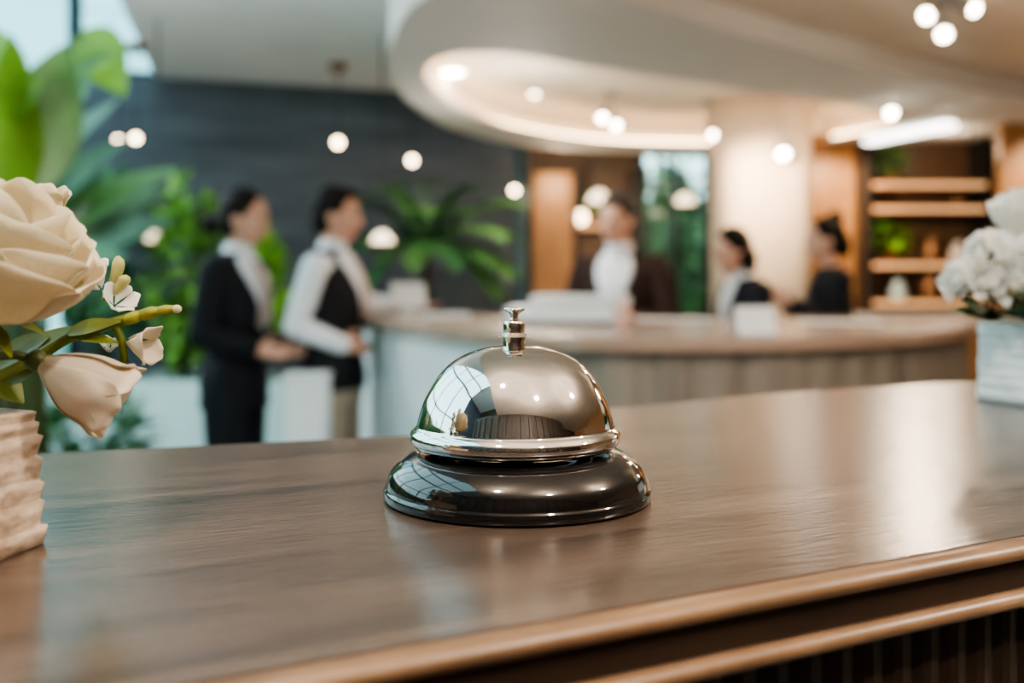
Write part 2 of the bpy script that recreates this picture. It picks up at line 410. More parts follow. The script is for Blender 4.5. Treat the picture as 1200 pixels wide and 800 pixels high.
ins = [(.0352,.0192),(.035,.026),(.033,.033),(.026,.045),(.012,.053),(0,.0545)]
lathe(bm, dome+rim+ins, 128); obj('dome', bm, M['chrome'], bell, True).location = dx
bm = B(); lathe(bm, [(0,.016),(.006,.016),(.006,.020),(.003,.021),(.003,.050),(0,.050)], 24); obj('post', bm, M['black_gloss'], bell, True)
bm = B(); lathe(bm, [(0,.0548),(.0042,.0550),(.0043,.0553)]+dense([(.0043,.0556),(.0042,.0570),(.0044,.0590)],3)+dense([(.0044,.0591),(.0049,.0595),(.0049,.0599),(.0044,.0602)],3)+dense([(.0036,.0604),(.0040,.0615),(.0040,.0640),(.0034,.0650)],3)+dense([(.0016,.0654),(.0014,.0664),(.0020,.0676),(.0037,.0688),(.0040,.0693),(.0037,.0698)],4)+[(0,.0697)], 48)
obj('plunger', bm, M['brass'], bell, True).location = V((-.0012,0,0))

# ------------------------------------------------------------------ far reception counter
CZ = 1.16
pl = [(-.80,4.95),(-.62,4.35),(-.42,3.8),(-.22,3.22),(0,2.86),(.25,2.69),(.63,2.68),(.95,2.80),(1.3,3.08),(1.65,3.55),(1.90,4.05),(1.98,4.4),(1.5,4.5),(.9,4.45),(.4,4.5),(-.05,4.8),(-.35,5.15),(-.70,5.25)]
loop = crom(pl, 8)
ctr = empty('reception_counter', (.5,3.9,0), 'long curved reception counter with fluted front, white at its left end', 'counter')
OFF = V((.5,3.9,0))
bm = B(); prism(bm, loop, CZ-.035, CZ); obj('countertop', lbm(bm), M['top'], ctr)
bod = offset_loop(loop, -.05)
n8 = 8; white_i = range(0, 4*n8+5); 
bm = B(); prism(bm, [(p.x,p.y) for p in offset_loop(loop,-.075)], .08, CZ-.036); obj('carcass', lbm(bm), M['wood_d'], ctr)
def curtain(bm, pts, z0, z1, th=.02, flute=0, step=.012):
    # resample evenly, add flutes
    out = []; acc = 0
    for a, b in zip(pts, pts[1:]):
        L = (b-a).length; k = max(1,int(L/step))
        for j in range(k): out.append(a.lerp(b, j/k))
    out.append(pts[-1]); A = []
    for i,p in enumerate(out):
        t = (out[min(i+1,len(out)-1)]-out[max(i-1,0)]).normalized(); nn = V((t.y,-t.x,0))
        A.append((p+nn*(flute*(1 if (i//3)%2 else 0)), p-nn*th))
    vs = [[bm.verts.new((q.x,q.y,z)) for q,z in ((a,z0),(a,z1),(b,z1),(b,z0))] for a,b in A]
    for u, w in zip(vs, vs[1:]):
        for k in range(4): bm.faces.new((u[k],u[(k+1)%4],w[(k+1)%4],w[k]))
    bm.faces.new(vs[0]); bm.faces.new(vs[-1][::-1])
bod2 = offset_loop(loop,-.05)
bm = B(); curtain(bm, [bod2[-4],bod2[-3],bod2[-2],bod2[-1]]+[bod2[i] for i in range(0,4*n8+1)], .08, CZ-.036, .022); obj('white_panel', lbm(bm), M['white_paint'], ctr)['label'] = 'white end panel'
bm = B(); curtain(bm, [bod2[i] for i in range(4*n8,11*n8+1)], .08, CZ-.036, .022, .008, .02); obj('fluted_panel', lbm(bm), M['flute'], ctr)
bm = B(); prism(bm, [(p.x,p.y) for p in offset_loop(loop,-.12)], 0, .08); obj('plinth', lbm(bm), M['metal_d'], ctr)

# things on the far counter
def E(name, px, py_bottom, d, label, cat, rz=0, z=CZ, group=None):
    x = (px-600)/F*d
    return empty(name, (x,d,z+.0005), label, cat, group, rz)
t = E('card_terminal', 482,0,4.72,'white tablet terminal tilted on its stand at the left end of the curved counter','terminal', math.radians(20))
bm = B(); bb(bm, -.07,.09,-.06,.06,0,.018,.005); obj('base', bm, M['plastic'], t)
bm = B(); tube(bm, [(0,.02,.018),(-.005,.03,.06)], .014, 10); obj('stand', bm, M['plastic'], t, True)
bm = B(); box(bm, V((0,0,0)), (.165,.012,.125), 0, .005); s = obj('tablet', bm, M['plastic'], t); s.location = (-.005,.028,.095); s.rotation_euler = (math.radians(-22),0,0)
bm = B(); bb(bm, -.072,.072,.0062,.0068,-.052,.052); obj('screen', bm, M['screen'], s)
t = E('paper_tray', 522,0,4.35,'low white tray lying beside the tablet terminal on the curved counter','tray', .2)
bm = B(); bb(bm, -.10,.10,-.075,.075,0,.006)
for a in ((-.10,-.094,-.075,.075),(.094,.10,-.075,.075),(-.1,.1,-.075,-.069),(-.1,.1,.069,.075)): bb(bm,*a,0,.022)
obj('shell', bm, M['plastic'], t)
bm = B(); bb(bm,-.088,.088,-.062,.062,.0065,.016); obj('paper_stack', bm, M['paper'], t)
t = E('office_printer', 672,0,3.75,'wide white office printer with a stepped lid on the curved counter','printer', -.06)
bm = B(); bb(bm,-.25,.19,-.17,.17,0,.062,.012); obj('body', bm, M['plastic'], t)
bm = B(); bb(bm,-.16,.21,-.12,.17,.063,.105,.012); obj('lid', bm, M['plastic'], t)
bm = B(); bb(bm,-.22,.14,-.26,-.172,.012,.020,.003); obj('output_tray', bm, M['plastic'], t)
bm = B(); bb(bm,-.18,.10,-.255,-.175,.0205,.028); obj('printed_sheet', bm, M['paper'], t)
t = E('pump_bottle', 728,0,3.35,'small pale pink pump bottle beside the white printer on the curved counter','bottle')
bm = B(); lathe(bm, [(0,0),(.026,0),(.029,.004),(.029,.075),(.024,.088),(.012,.094),(.012,.10),(0,.10)], 24); obj('body', bm, M['pink'], t, True)
bm = B(); lathe(bm, [(0,.1),(.013,.1),(.013,.112),(.005,.114),(.005,.128),(0,.128)], 16); tube(bm, [(0,0,.125),(-.035,0,.123)], .005, 8); obj('pump', bm, M['white_paint'], t, True)
for k,(px,d,rz,lab) in enumerate(((790,4.15,.1,'white sheet of paper flat on the counter in front of the person in dark brown'),(985,3.85,-.3,'pale sheet of paper on the counter in front of the woman with topknot'))):
    bm = B(); box(bm, V((0,0,.002)), (.30,.21,.004), 0); o = obj('paper_sheet', bm, M['paper']); o.location = ((px-600)/F*d,d,CZ+.0005); o.rotation_euler = (0,0,rz); tag(o, lab, 'paper')
t = E('table_sign', 883,0,2.98,'small blank white tent card standing on the curved counter edge','sign', .1)
bm = B()
for s in (-1,1):
    vs = [bm.verts.new(c) for c in ((-.058,s*.035,0),(.058,s*.035,0),(.058,s*.003,.078),(-.058,s*.003,.078))]; bm.faces.new(vs)
    w = [bm.verts.new(c) for c in ((-.058,s*.032,0),(.058,s*.032,0),(.058,0,.076),(-.058,0,.076))]; bm.faces.new(w[::-1])
obj('card', bm, M['white_paint'], t)
# pale back ledge on the right
bm = B(); bb(bm, 2.15,4.2,6.0,6.5,1.08,1.13,.01); t = empty('back_credenza', (3.2,6.25,0), 'pale topped back credenza standing below the lit shelving on the right', 'cabinet')
OFF = V((3.2,6.25,0)); obj('top', lbm(bm), M['marble'], t)
bm = B(); bb(bm, 2.2,4.15,6.05,6.45,0,1.078,.005); obj('body', lbm(bm), M['wood_d'], t)
for k in range(3):
    bm = B(); bb(bm, 2.23+k*.64,2.84+k*.64,6.03,6.049,.08,1.04,.004); d = obj('door', lbm(bm), M['wood'], t)
    bm = B(); bb(bm, 2.78+k*.64,2.80+k*.64,6.015,6.029,.5,.7,.002); obj('handle', lbm(bm), M['steel'], d)

# white pedestal behind the man
t = empty('display_pedestal', P(361,335,4.02)*1, 'white square pedestal standing before the legs of the waistcoated man', 'pedestal'); t.location.z = 0
bm = B(); bb(bm,-.078,.078,-.08,.08,.03,.93,.004); obj('body', bm, M['white_paint'], t)
bm = B(); bb(bm,-.083,.083,-.085,.085,.931,.95,.004); obj('top', bm, M['white_paint'], t)
bm = B(); bb(bm,-.07,.07,-.07,.07,0,.03); obj('plinth', bm, M['metal_d'], t)

# ------------------------------------------------------------------ planters and plants
def leaf(bm, base, d, up, L, W, droop=.3, fold=.25, n=6, twist=0):
    """a blade with a midrib fold, bending down along its length"""
    d = V(d).normalized(); side = d.cross(up)
    if side.length < 1e-3: side = V((1,0,0))
    side.normalize(); nrmv = side.cross(d).normalized()
    if twist:
        side = Matrix.Rotation(twist,3,d) @ side; nrmv = Matrix.Rotation(twist,3,d) @ nrmv
    prev = None; p = V(base); dirn = d.copy(); step = L/n
    for i in range(n+1):
        t = i/n; w = W*(math.sin(PI*min(1,(t*.93+.05))**.8))*.5 if i < n else .0005
        n_ = side.cross(dirn).normalized()
        row = [bm.verts.new(p-side*w+n_*w*fold), bm.verts.new(p), bm.verts.new(p+side*w+n_*w*fold)]
        if prev:
            bm.faces.new((prev[0],prev[1],row[1],row[0])); bm.faces.new((prev[1],prev[2],row[2],row[1]))
        prev = row; dirn = (dirn - V((0,0,1))*droop/n).normalized(); p = p + dirn*step
    return p
def rdir(zmin=-.3, zmax=1):
    a = random.uniform(0,2*PI); z = random.uniform(zmin,zmax); r = math.sqrt(max(0,1-z*z)) if abs(z)<1 else 0
    return V((r*math.cos(a), r*math.sin(a), z))
def bush_foliage(bm, c, rad, n, L, W):
    c = V(c)
    for i in range(n):
        q = rdir(-.8,1); k = random.uniform(.45,1)
        p = c + V((q.x*rad[0],q.y*rad[1],q.z*rad[2]))*k
        leaf(bm, p, (q+rdir(-.5,.8)*.8), V((0,0,1)), L*random.uniform(.7,1.2), W*random.uniform(.7,1.2), random.uniform(.2,.9), .2, 4)
def pot(parent, r, h, m, c=(0,0,0), soil=True):
    bm = B(); lathe(bm, [(0,0),(r*.72,0),(r*.76,.01),(r,h*.94),(r*1.04,h*.95),(r*1.04,h),(r*.94,h),(r*.9,h*.9),(0,h*.9)], 28, c); obj('pot', bm, m, parent, True)
    bm = B(); lathe(bm, [(r*.89,h*.9+.001),(r*.5,h*.93),(0,h*.94)], 20, c); obj('soil', bm, M['soil'], parent, True)
# planter wall behind the two clerks on the left
t = empty('planter_box', (-2.1,6.45,0), 'long pale blue-green planter trough below the slate wall', 'planter')
bm = B(); 
for a in ((-1.35,1.15,-.35,-.30,0,.72),(-1.35,1.15,.30,.35,0,.72),(-1.35,-1.30,-.30,.30,0,.72),(1.10,1.15,-.30,.30,0,.72)): bb(bm,*a,.0)
obj('trough', bm, M['planter'], t)
bm = B(); bb(bm,-1.299,1.099,-.299,.299,.0,.64); obj('soil', bm, M['soil'], t)
PZ = .641
def shrub(px, d, z, lean, rad, hc, n, L, W, m, label, cat='plant', nm='leafy_shrub', group=None):
    x = (px-600)/F*d
    t = empty(nm, (x,d,z), label, cat, group)
    bm = B(); bush_foliage(bm, (lean,0,hc), rad, n, L, W); obj('foliage', bm, m, t)
    bm = B()
    for k in range(5):
        a = rdir(.2,.9); e = V((lean,0,hc))+V((a.x*rad[0],a.y*rad[1],a.z*rad[2]))*.6
        tube(bm, [(0,0,0),e*.45+V((random.uniform(-.04,.04),0,.04)),e], [.016,.011,.005], 7)
    obj('stem', bm, M['stem'], t, True); return t
shrub(216,6.40,PZ,0,(.24,.2,.66),.68,460,.15,.075,M['leaf_y'],'yellow-green leafy shrub in the pale planter behind the woman in the black suit')
shrub(298,6.45,PZ,0,(.22,.2,.46),.58,230,.17,.085,M['leaf_b'],'bright light green broader-leaved shrub in the planter between the woman and the man')
shrub(128,6.40,PZ,-.05,(.27,.2,.62),.78,420,.16,.07,M['leaf_d'],'dark green shrub at the left of the pale planter')
# banana-like plant on the left, close to the glass
def bigleaf_plant(px, d, label, leaves, m, zt=0, nm='banana_plant', potr=.2, poth=.4):
    x = (px-600)/F*d; t = empty(nm, (x,d,zt), label, 'plant'); org = V((x,d,zt))
    pot(t, potr, poth, M['planter'])
    st = B()
    for k,(tp,tip,L,W,dr,tw) in enumerate(leaves):
        a = P(*tp)-org; b = P(*tip)-org; bm = B()
        leaf(bm, a, (b-a).normalized()+V((0,0,dr*.35)), V((0,0,1)), (b-a).length, W, dr, .22, 12, tw)
        sub = obj('leaf', bm, m if not isinstance(m, list) else m[k%len(m)], t, True)
        tube(st, [V((random.uniform(-.03,.03),random.uniform(-.03,.03),poth*.9)), V((a.x*.45,a.y*.45,poth+(a.z-poth)*.6)), a], [.022,.016,.009], 8)
    obj('stem', st, M['stem'], t, True); return t
bigleaf_plant(-10,3.0,'tall broad-leaved plant with bright green leaves at the far left, behind the cream rose',
 [((30,140,3.0),(-30,20,3.1),.5,.24,.3,1.2),((20,230,2.9),(75,50,3.0),.5,.24,.2,1.3),((0,250,2.8),(15,40,2.9),.5,.22,.1,1.0),
  ((95,40,3.2),(152,108,3.1),.3,.17,.7,1.0),((-10,180,3.0),(120,45,3.1),.5,.12,.6,1.2),((10,270,3.1),(70,120,3.0),.4,.20,.2,1.3),((-20,130,2.9),(50,85,2.9),.4,.2,.5,1.4)], [M['leaf_b'],M['leaf_m'],M['leaf_b']])
bigleaf_plant(40,3.9,'glossy blue-green plant with arching leaves behind the bright broad-leaved plant',
 [((10,245,3.9),(135,105,3.9),.5,.15,.4,1.1),((30,260,3.9),(150,150,3.8),.5,.15,.4,1.3),((40,290,3.9),(205,180,4.0),.6,.17,.5,1.0),((50,310,3.9),(200,240,4.0),.6,.18,.6,1.2),((30,320,3.8),(185,205,4.1),.6,.17,.5,1.4),
  ((20,330,3.9),(150,280,3.7),.6,.20,.6,1.0),((10,250,3.9),(70,110,3.9),.6,.18,.3,1.2),((30,310,4.0),(120,190,4.0),.6,.18,.4,1.5),((60,330,4.0),(160,330,3.9),.6,.18,.7,1.2),((40,230,4.0),(110,75,4.0),.6,.15,.3,1.0),((20,200,4.0),(90,60,4.0),.6,.15,.3,1.4)], [M['leaf_g'],M['leaf_d'],M['leaf_m'],M['leaf_g']], nm='strelitzia_plant')
# low bush
t = shrub(95,4.3,.0,0,(.30,.26,.22),.62,260,.13,.06,M['leaf_d'],'low dark green bush in a pot behind the birch-bark flower pot','plant','potted_bush')
pot(t, .2, .46, M['planter'])
# palm in front of the slate wall
def palm(px, d, label, fronds, hp, z0=0, nm='potted_palm', potr=.22, poth=.42, m='leaf_d', lw=.085, ll=.40):
    x = (px-600)/F*d; t = empty(nm, (x,d,z0), label, 'plant'); org = V((x,d,z0))
    pot(t, potr, poth, M['metal_d'])
    bm = B(); tube(bm, [(0,0,poth*.9),(0.01,0,(poth+hp)/2),(0,0,hp)], [.05,.04,.035], 10); obj('trunk', bm, M['trunk'], t, True)
    for k,tip in enumerate(fronds):
        b = P(*tip)-org; a = V((0,0,hp)); mid_ = (a+b)/2+V((0,0,.22)); bm = B()
        pts = [a*(1-s)**2+mid_*2*s*(1-s)+b*s*s for s in [i/9 for i in range(10)]]
        tube(bm, pts, [.012-.001*i for i in range(10)], 6)
        for i in range(1,10):
            dr = (pts[i]-pts[i-1]).normalized(); sd = dr.cross(V((0,0,1))).normalized()
            for s in (-1,1):
                leaf(bm, pts[i], dr*.8+sd*s*1.0+V((0,0,.1)), V((0,0,1)), ll*(1-.45*abs(i-4)/6), lw, .7, .2, 5)
        obj('frond', bm, M[m] if k%3==0 else M['leaf_m'], t)
    return t
palm(500,8.0,'wide palm with drooping fronds before the slate wall, behind the waistcoated man',
 [(420,235,8.0),(450,222,7.8),(490,215,8.3),(545,222,8.0),(595,235,7.9),(585,270,7.7),(430,280,7.8),(590,310,7.8),(470,300,7.5),(545,300,7.6),(520,245,7.6),(575,330,7.9),(440,320,7.9)], 1.55)
# trees outside the back window
for k,(x,y,lab) in enumerate(((1.93,11.8,'dense green tree right outside the back window'),(2.1,13.4,'paler green tree standing behind the first tree outside the back window'))):
    t = empty('garden_tree', (x,y,-.1), lab, 'tree')
    bm = B(); bush_foliage(bm, (0,0,1.9), (.55,.4,1.1), 330, .26, .14); obj('foliage', bm, M['leaf_d'] if k==0 else M['leaf_m'], t)
    bm = B(); tube(bm, [(0,0,0),(.02,0,1.0),(0,0,2.2)], [.06,.05,.02], 8); obj('trunk', bm, M['trunk'], t, True)
bm = B(); bb(bm, -4,8,10.8,26,-.2,-.1); struct(obj('ground', bm, M['leaf_d']))

# ------------------------------------------------------------------ lit shelving on the right and alcove shelf
def shelving(x0,x1,y,zs,label,zt, depth=.34):
    t = empty('shelving_unit', ((x0+x1)/2,y,0), label, 'shelf'); w = (x1-x0)/2
    for s in (-1,1):
        bm = B(); bb(bm, s*w-.02,s*w+.02,-depth/2,depth/2,0,zt); obj('upright', bm, M['metal_d'], t)
    bm = B(); bb(bm, -w,w,depth/2,depth/2+.02,0,zt); obj('back_panel', bm, M['wood_d'], t)
    for z in zs:
        bm = B(); bb(bm, -w+.021,w-.021,-depth/2+.0,depth/2-.001,z-.03,z); s = obj('shelf', bm, M['wood'], t)
        bm = B(); bb(bm, -w+.03,w-.03,-depth/2-.012,-depth/2-.001,z-.028,z+.008); obj('light_strip', bm, M['shelf_e'], s)
    return t
shelving(3.12,4.16,8.85,[1.16,1.49,1.98,2.19],'tall dark shelving with warm lit shelf edges on the right', 2.62)
def small_plant(x,y,z,label,r=.16,m='leaf_b'):
    t = empty('potted_plant', (x,y,z+.001), label, 'plant'); pot(t, .07, .11, M['bronze'])
    bm = B(); bush_foliage(bm, (0,0,.11+r*.75), (r,r*.8,r*.7), 70, .11, .06); obj('foliage', bm, M[m], t)
small_plant(3.34,8.80,1.49,'bright green potted plant on the middle lit shelf at the right',.17)
small_plant(3.36,8.80,2.19,'dark green potted plant on the topmost lit shelf at the right',.13,'leaf_m')
def vase(x,y,z,s,m,label,group=None):
    bm = B(); lathe(bm, [(0,0),(.05*s,0),(.075*s,.05*s),(.07*s,.11*s),(.03*s,.17*s),(.035*s,.2*s),(.028*s,.2*s),(.022*s,.17*s),(0,.16*s)], 24)
    o = obj('vase', bm, m, None, True); o.location = (x,y,z+.0005); tag(o, label, 'vase', group)
vase(3.72,8.82,1.49,1.2,M['bronze'],'bronze vase on the middle lit shelf, beside the bright green plant')
vase(3.95,8.82,1.49,1.0,M['marble'],'pale vase at the right end of the middle lit shelf')
vase(3.70,8.82,1.16,1.3,M['bronze'],'large bronze vase on the lowest lit shelf at the right')
vase(3.42,8.82,1.16,1.0,M['planter'],'blue-green vase on the lowest lit shelf at the right')
vase(3.95,8.82,1.98,.8,M['bronze'],'small bronze vase between the two upper lit shelves')
# alcove with lamps between timber panel and back window
def bottleish(*a): pass
shelving(.66,1.28,10.36,[1.30,1.92],'dark alcove shelving with a green plant, beside the timber panel', 2.5, .3)
t = empty('garden_hedge', (1.9,15.2,-.1), 'tall clipped dark green hedge at the end of the garden outside the back window', 'hedge')
bm = B(); bb(bm, -3.5,3.5,-.4,.4,.02,2.7); obj('core', bm, M['leaf_d'], t)
bm = B()
for i in range(900):
    leaf(bm, V((random.uniform(-3.5,3.5),-.4,random.uniform(0,2.8))), V((random.uniform(-.6,.6),-1,random.uniform(-.5,.8))), V((0,0,1)), .24, .13, .5, .2, 3)
obj('foliage', bm, M['leaf_m'], t)
t = empty('garden_hedge', (-5.6,4.6,-.1), 'long clipped green hedge outside the left-hand windows', 'hedge')
bm = B(); bb(bm, -.4,.4,-5,6,.02,2.3); obj('core', bm, M['leaf_d'], t)
bm = B()
for i in range(1200):
    leaf(bm, V((.4,random.uniform(-5,6),random.uniform(0,2.45))), V((1,random.uniform(-.6,.6),random.uniform(-.5,.8))), V((0,0,1)), .26, .14, .5, .2, 3)
obj('foliage', bm, M['leaf_m'], t)
small_plant(.86,10.34,1.92,'green potted plant on the upper shelf of the dark alcove',.17,'leaf_m')

# ------------------------------------------------------------------ lamps
def pendant(px, py, d, top, label, r=.045, bulb='bulb', mount=True, group=None, nm='pendant_lamp'):
    p = P(px,py,d); t = empty(nm, (p.x,p.y,top), label, 'lamp', group); h = top-p.z
    bm = B(); lathe(bm, [(0,0),(.07,0),(.075,-.012),(.06,-.06),(0,-.065)], 20); obj('ceiling_mount', bm, M['bronze'], t, True)
    bm = B(); tube(bm, [(0,0,-.06),(0,0,-h+r*.9)], .006, 8); obj('cord', bm, M['metal_d'], t)
    bm = B(); lathe(bm, [(0,-h+r*1.9),(r*.5,-h+r*1.8),(r*.6,-h+r*.85),(0,-h+r*.85)], 16); obj('socket', bm, M['bronze'], t, True)
    bm = B(); ball(bm, V((0,0,-h)), (r,r,r), 18); obj('bulb', bm, M[bulb], t, True)
G1 = 'bare bulb pendants by the slate wall'
pendant(396,167,8.3,CEIL,'bare glowing pendant bulb hanging above the man in the waistcoat',.034,group=G1)
pendant(483,188,8.6,CEIL,'bare glowing pendant bulb hanging above the wide palm',.032,group=G1)
pendant(603,223,9.1,2.95,'bare glowing pendant bulb hanging beside the teal post',.030,'bulb',group=G1)
pendant(139,165,7.6,CEIL,'bare glowing pendant bulb by the arching leaves, left of its pair',.028,group=G1)
pendant(159,162,7.6,CEIL,'bare glowing pendant bulb by the arching leaves, right of its pair',.028,group=G1)
def spots(px, py, d, top, heads, label, nm='ceiling_spotlight', r=.036, bulb='bulb_w'):
    """fixture at the ceiling with round lamp heads at photo positions"""
    p = P(px,py,d); t = empty(nm, (p.x,p.y,top), label, 'light'); org = V((p.x,p.y,top))
    bm = B(); lathe(bm, [(0,0),(.06,0),(.06,-.02),(.02,-.03),(.018,-.05),(0,-.05)], 20); obj('mount', bm, M['steel'], t, True)
    for hx,hy,aim in heads:
        q = P(hx,hy,d)-org; ax = V(aim).normalized()
        bm = B(); tube(bm, [(0,0,-.03),q-ax*.10], .008, 8); obj('arm', bm, M['steel'], t)
        bm = B(); tube(bm, [q-ax*.12,q-ax*.10,q-ax*.005], [r*.5,r*.98,r*1.02], 18); h = obj('lamp_head', bm, M['steel'], t, True)
        bm = B(); ball(bm, q+ax*.004, (r*.9,r*.9,r*.6), 16, ax.to_track_quat('Z','Y').to_matrix()); obj('lens', bm, M[bulb], h, True)
spots(716,122,8.0,RT,[(706,138,(-.2,-.6,-.6)),(722,147,(.2,-.6,-.6))],'twin-headed spotlight in the middle of the oval ceiling recess')
spots(830,132,8.4,RT,[(836,158,(.1,-.6,-.6))],'single spotlight in the oval recess, left of the cream pillar')
spots(918,150,7.9,RT,[(918,180,(0,-.45,-.7))],'spotlight shining on the cream pillar face', r=.05)
spots(1044,110,7.2,RB,[(1044,132,(.1,-.7,-.6))],'spotlight under the ceiling ring near the linear pendant light', r=.042)
spots(1112,15,4.9,2.74,[(1106,40,(-.1,-.6,-.6)),(1086,18,(-.7,-.45,-.5)),(1141,10,(.7,-.45,-.5))],'three-headed spotlight on the warm ceiling at upper right', r=.034)
def downlight(x,y,z,r,label,bulb='bulb_w'):
    t = empty('downlight', (x,y,z), label, 'light')
    bm = B(); lathe(bm, [(r,-.001),(r*1.25,-.001),(r*1.25,-.012),(r,-.012)], 28); obj('trim_ring', bm, M['white_paint'], t, True)
    bm = B(); lathe(bm, [(r*.98,-.002),(r*.7,-.014),(0,-.018)], 24); obj('diffuser', bm, M[bulb], t, True)
q = P(626,109,1.56*1167/226); downlight(q.x,q.y,RT,.04,'small round recessed downlight in the oval ceiling recess')
q = P(520,80,1.56*1167/255); downlight(q.x+.06,q.y+.1,RT,.09,'large bright downlight at the left tip of the oval recess')
# linear pendant
t = empty('linear_pendant', (2.87,7.22,2.40), 'long white linear light hanging below the ceiling ring on the right', 'light')
A_ = V((2.72,7.63,0)); B_ = V((3.02,6.82,0)); an = math.atan2(B_.y-A_.y, B_.x-A_.x); LL = (B_-A_).length
bm = B(); box(bm, V((0,0,.045)), (LL,.12,.04), an, .01); obj('housing', bm, M['white_paint'], t)
bm = B(); box(bm, V((0,0,.0)), (LL*.98,.11,.028), an, .01); obj('diffuser', bm, M['linear'], t)
for s in (-.35,.35):
    bm = B(); dd = V((math.cos(an),math.sin(an),0))*LL*s; tube(bm, [dd+V((0,0,.07)),dd+V((0,0,.199))], .006, 8); obj('suspension_rod', bm, M['steel'], t)
# dome pendant + globe lamps in the alcove and lanterns among the plants
def domelamp(px,py,d,top,r,label):
    p = P(px,py,d); t = empty('dome_pendant', (p.x,p.y,top), label, 'lamp'); h = top-p.z
    bm = B(); tube(bm, [(0,0,0),(0,0,-h+r)], .006, 8); obj('cord', bm, M['metal_d'], t)
    bm = B(); lathe(bm, [(0,-h+r*.95),(r*.3,-h+r*.9),(r*.75,-h+r*.5),(r,-h),(r*.95,-h),(r*.7,-h+r*.45),(0,-h+r*.8)], 28); obj('lamp_shade', bm, M['shade_e'], t, True)
    bm = B(); ball(bm, V((0,0,-h+r*.35)), (r*.3,)*3, 12); obj('bulb', bm, M['bulb_s'], t, True)
domelamp(702,236,9.6,3.0,.115,'glowing dome-shaped pendant hanging in front of the dark alcove')
domelamp(185,282,6.9,CEIL,.085,'glowing dome pendant among the shrubs, left of the woman in the black suit')
domelamp(448,284,7.4,CEIL,.088,'glowing dome pendant hanging before the palm, right of the man in the waistcoat')
domelamp(803,238,9.7,2.95,.10,'glowing dome pendant hanging before the back window')
def globe(px,py,d,r,label,z=None,bulb='bulb_s'):
    p = P(px,py,d); zz = p.z-r*1.25 if z is None else z
    t = empty('globe_lamp', (p.x,p.y,zz+.0005), label, 'lamp')
    bm = B(); lathe(bm, [(0,0),(r*.7,0),(r*.7,.012),(r*.25,.02),(r*.25,r*.4),(0,r*.4)], 16); obj('base', bm, M['bronze'], t, True)
    bm = B(); ball(bm, V((0,0,r*1.25)), (r,r,r), 16); obj('globe', bm, M[bulb], t, True)
globe(672,300,10.30,.07,'small glowing globe lamp on the lower alcove shelf, left one',1.30)
globe(694,300,10.30,.07,'small glowing globe lamp on the lower alcove shelf, right one',1.30)
globe(680,262,10.30,.07,'glowing globe lamp on the upper alcove shelf beside the plant',1.92)

# ------------------------------------------------------------------ people
def hand(bm, w, d, nrm_, side, curl=.5, s=1.0):
    """palm + five fingers; d pointing direction, nrm_ palm normal, side thumb side vector"""
    d = d.normalized(); side = (side - d*side.dot(d)).normalized(); nrm_ = side.cross(d).normalized()
    if nrm_.dot(V(nrm_)) < 0: nrm_ = -nrm_
    for k in range(4):
        off = side*(.028-.0195*k)*s
        base = w+d*.085*s*(1-.04*abs(k-1))+off
        tube(bm, [w+off*.6, base], [.016*s,.0135*s], 8)
        ln = (.040,.046,.042,.033)[k]*s; dd = d.copy(); p = base; pts = [p]; axis = side
        for j in range(3):
            dd = Matrix.Rotation(curl*(.8 if j else .6), 3, axis) @ dd; p = p+dd*ln*(1,.65,.5)[j]; pts.append(p)
        chain(bm, pts, [.0098*s,.0090*s,.0082*s,.0070*s], 8, 2)
    tb = w+d*.025*s+side*.025*s
    p1 = tb+(d*.5+side*.8).normalized()*.042*s; p2 = p1+(d*.85+side*.25-nrm_*.2*curl).normalized()*.032*s; p3 = p2+(d*.95+side*.02).normalized()*.022*s
    chain(bm, [tb,p1,p2,p3], [.015*s,.0115*s,.010*s,.008*s], 8, 2)
TORSO = [(.86,0,.105,.160),(.92,.0,.118,.172),(1.02,.0,.100,.148),(1.10,.005,.100,.148),(1.20,.008,.108,.160),(1.30,.008,.112,.172),(1.38,.0,.098,.178),(1.43,-.008,.078,.150),(1.465,-.012,.060,.095)]
def torso_at(z, fem):
    T = TORSO
    for a, b in zip(T, T[1:]):
        if a[0] <= z <= b[0]:
            t = (z-a[0])/(b[0]-a[0]); r = [a[i]*(1-t)+b[i]*t for i in range(4)]
            break
    else: r = list(T[0] if z < T[0][0] else T[-1])
    if fem:
        r[3] *= .9
        if 1.0 < z < 1.15: r[3] *= .92
    return r
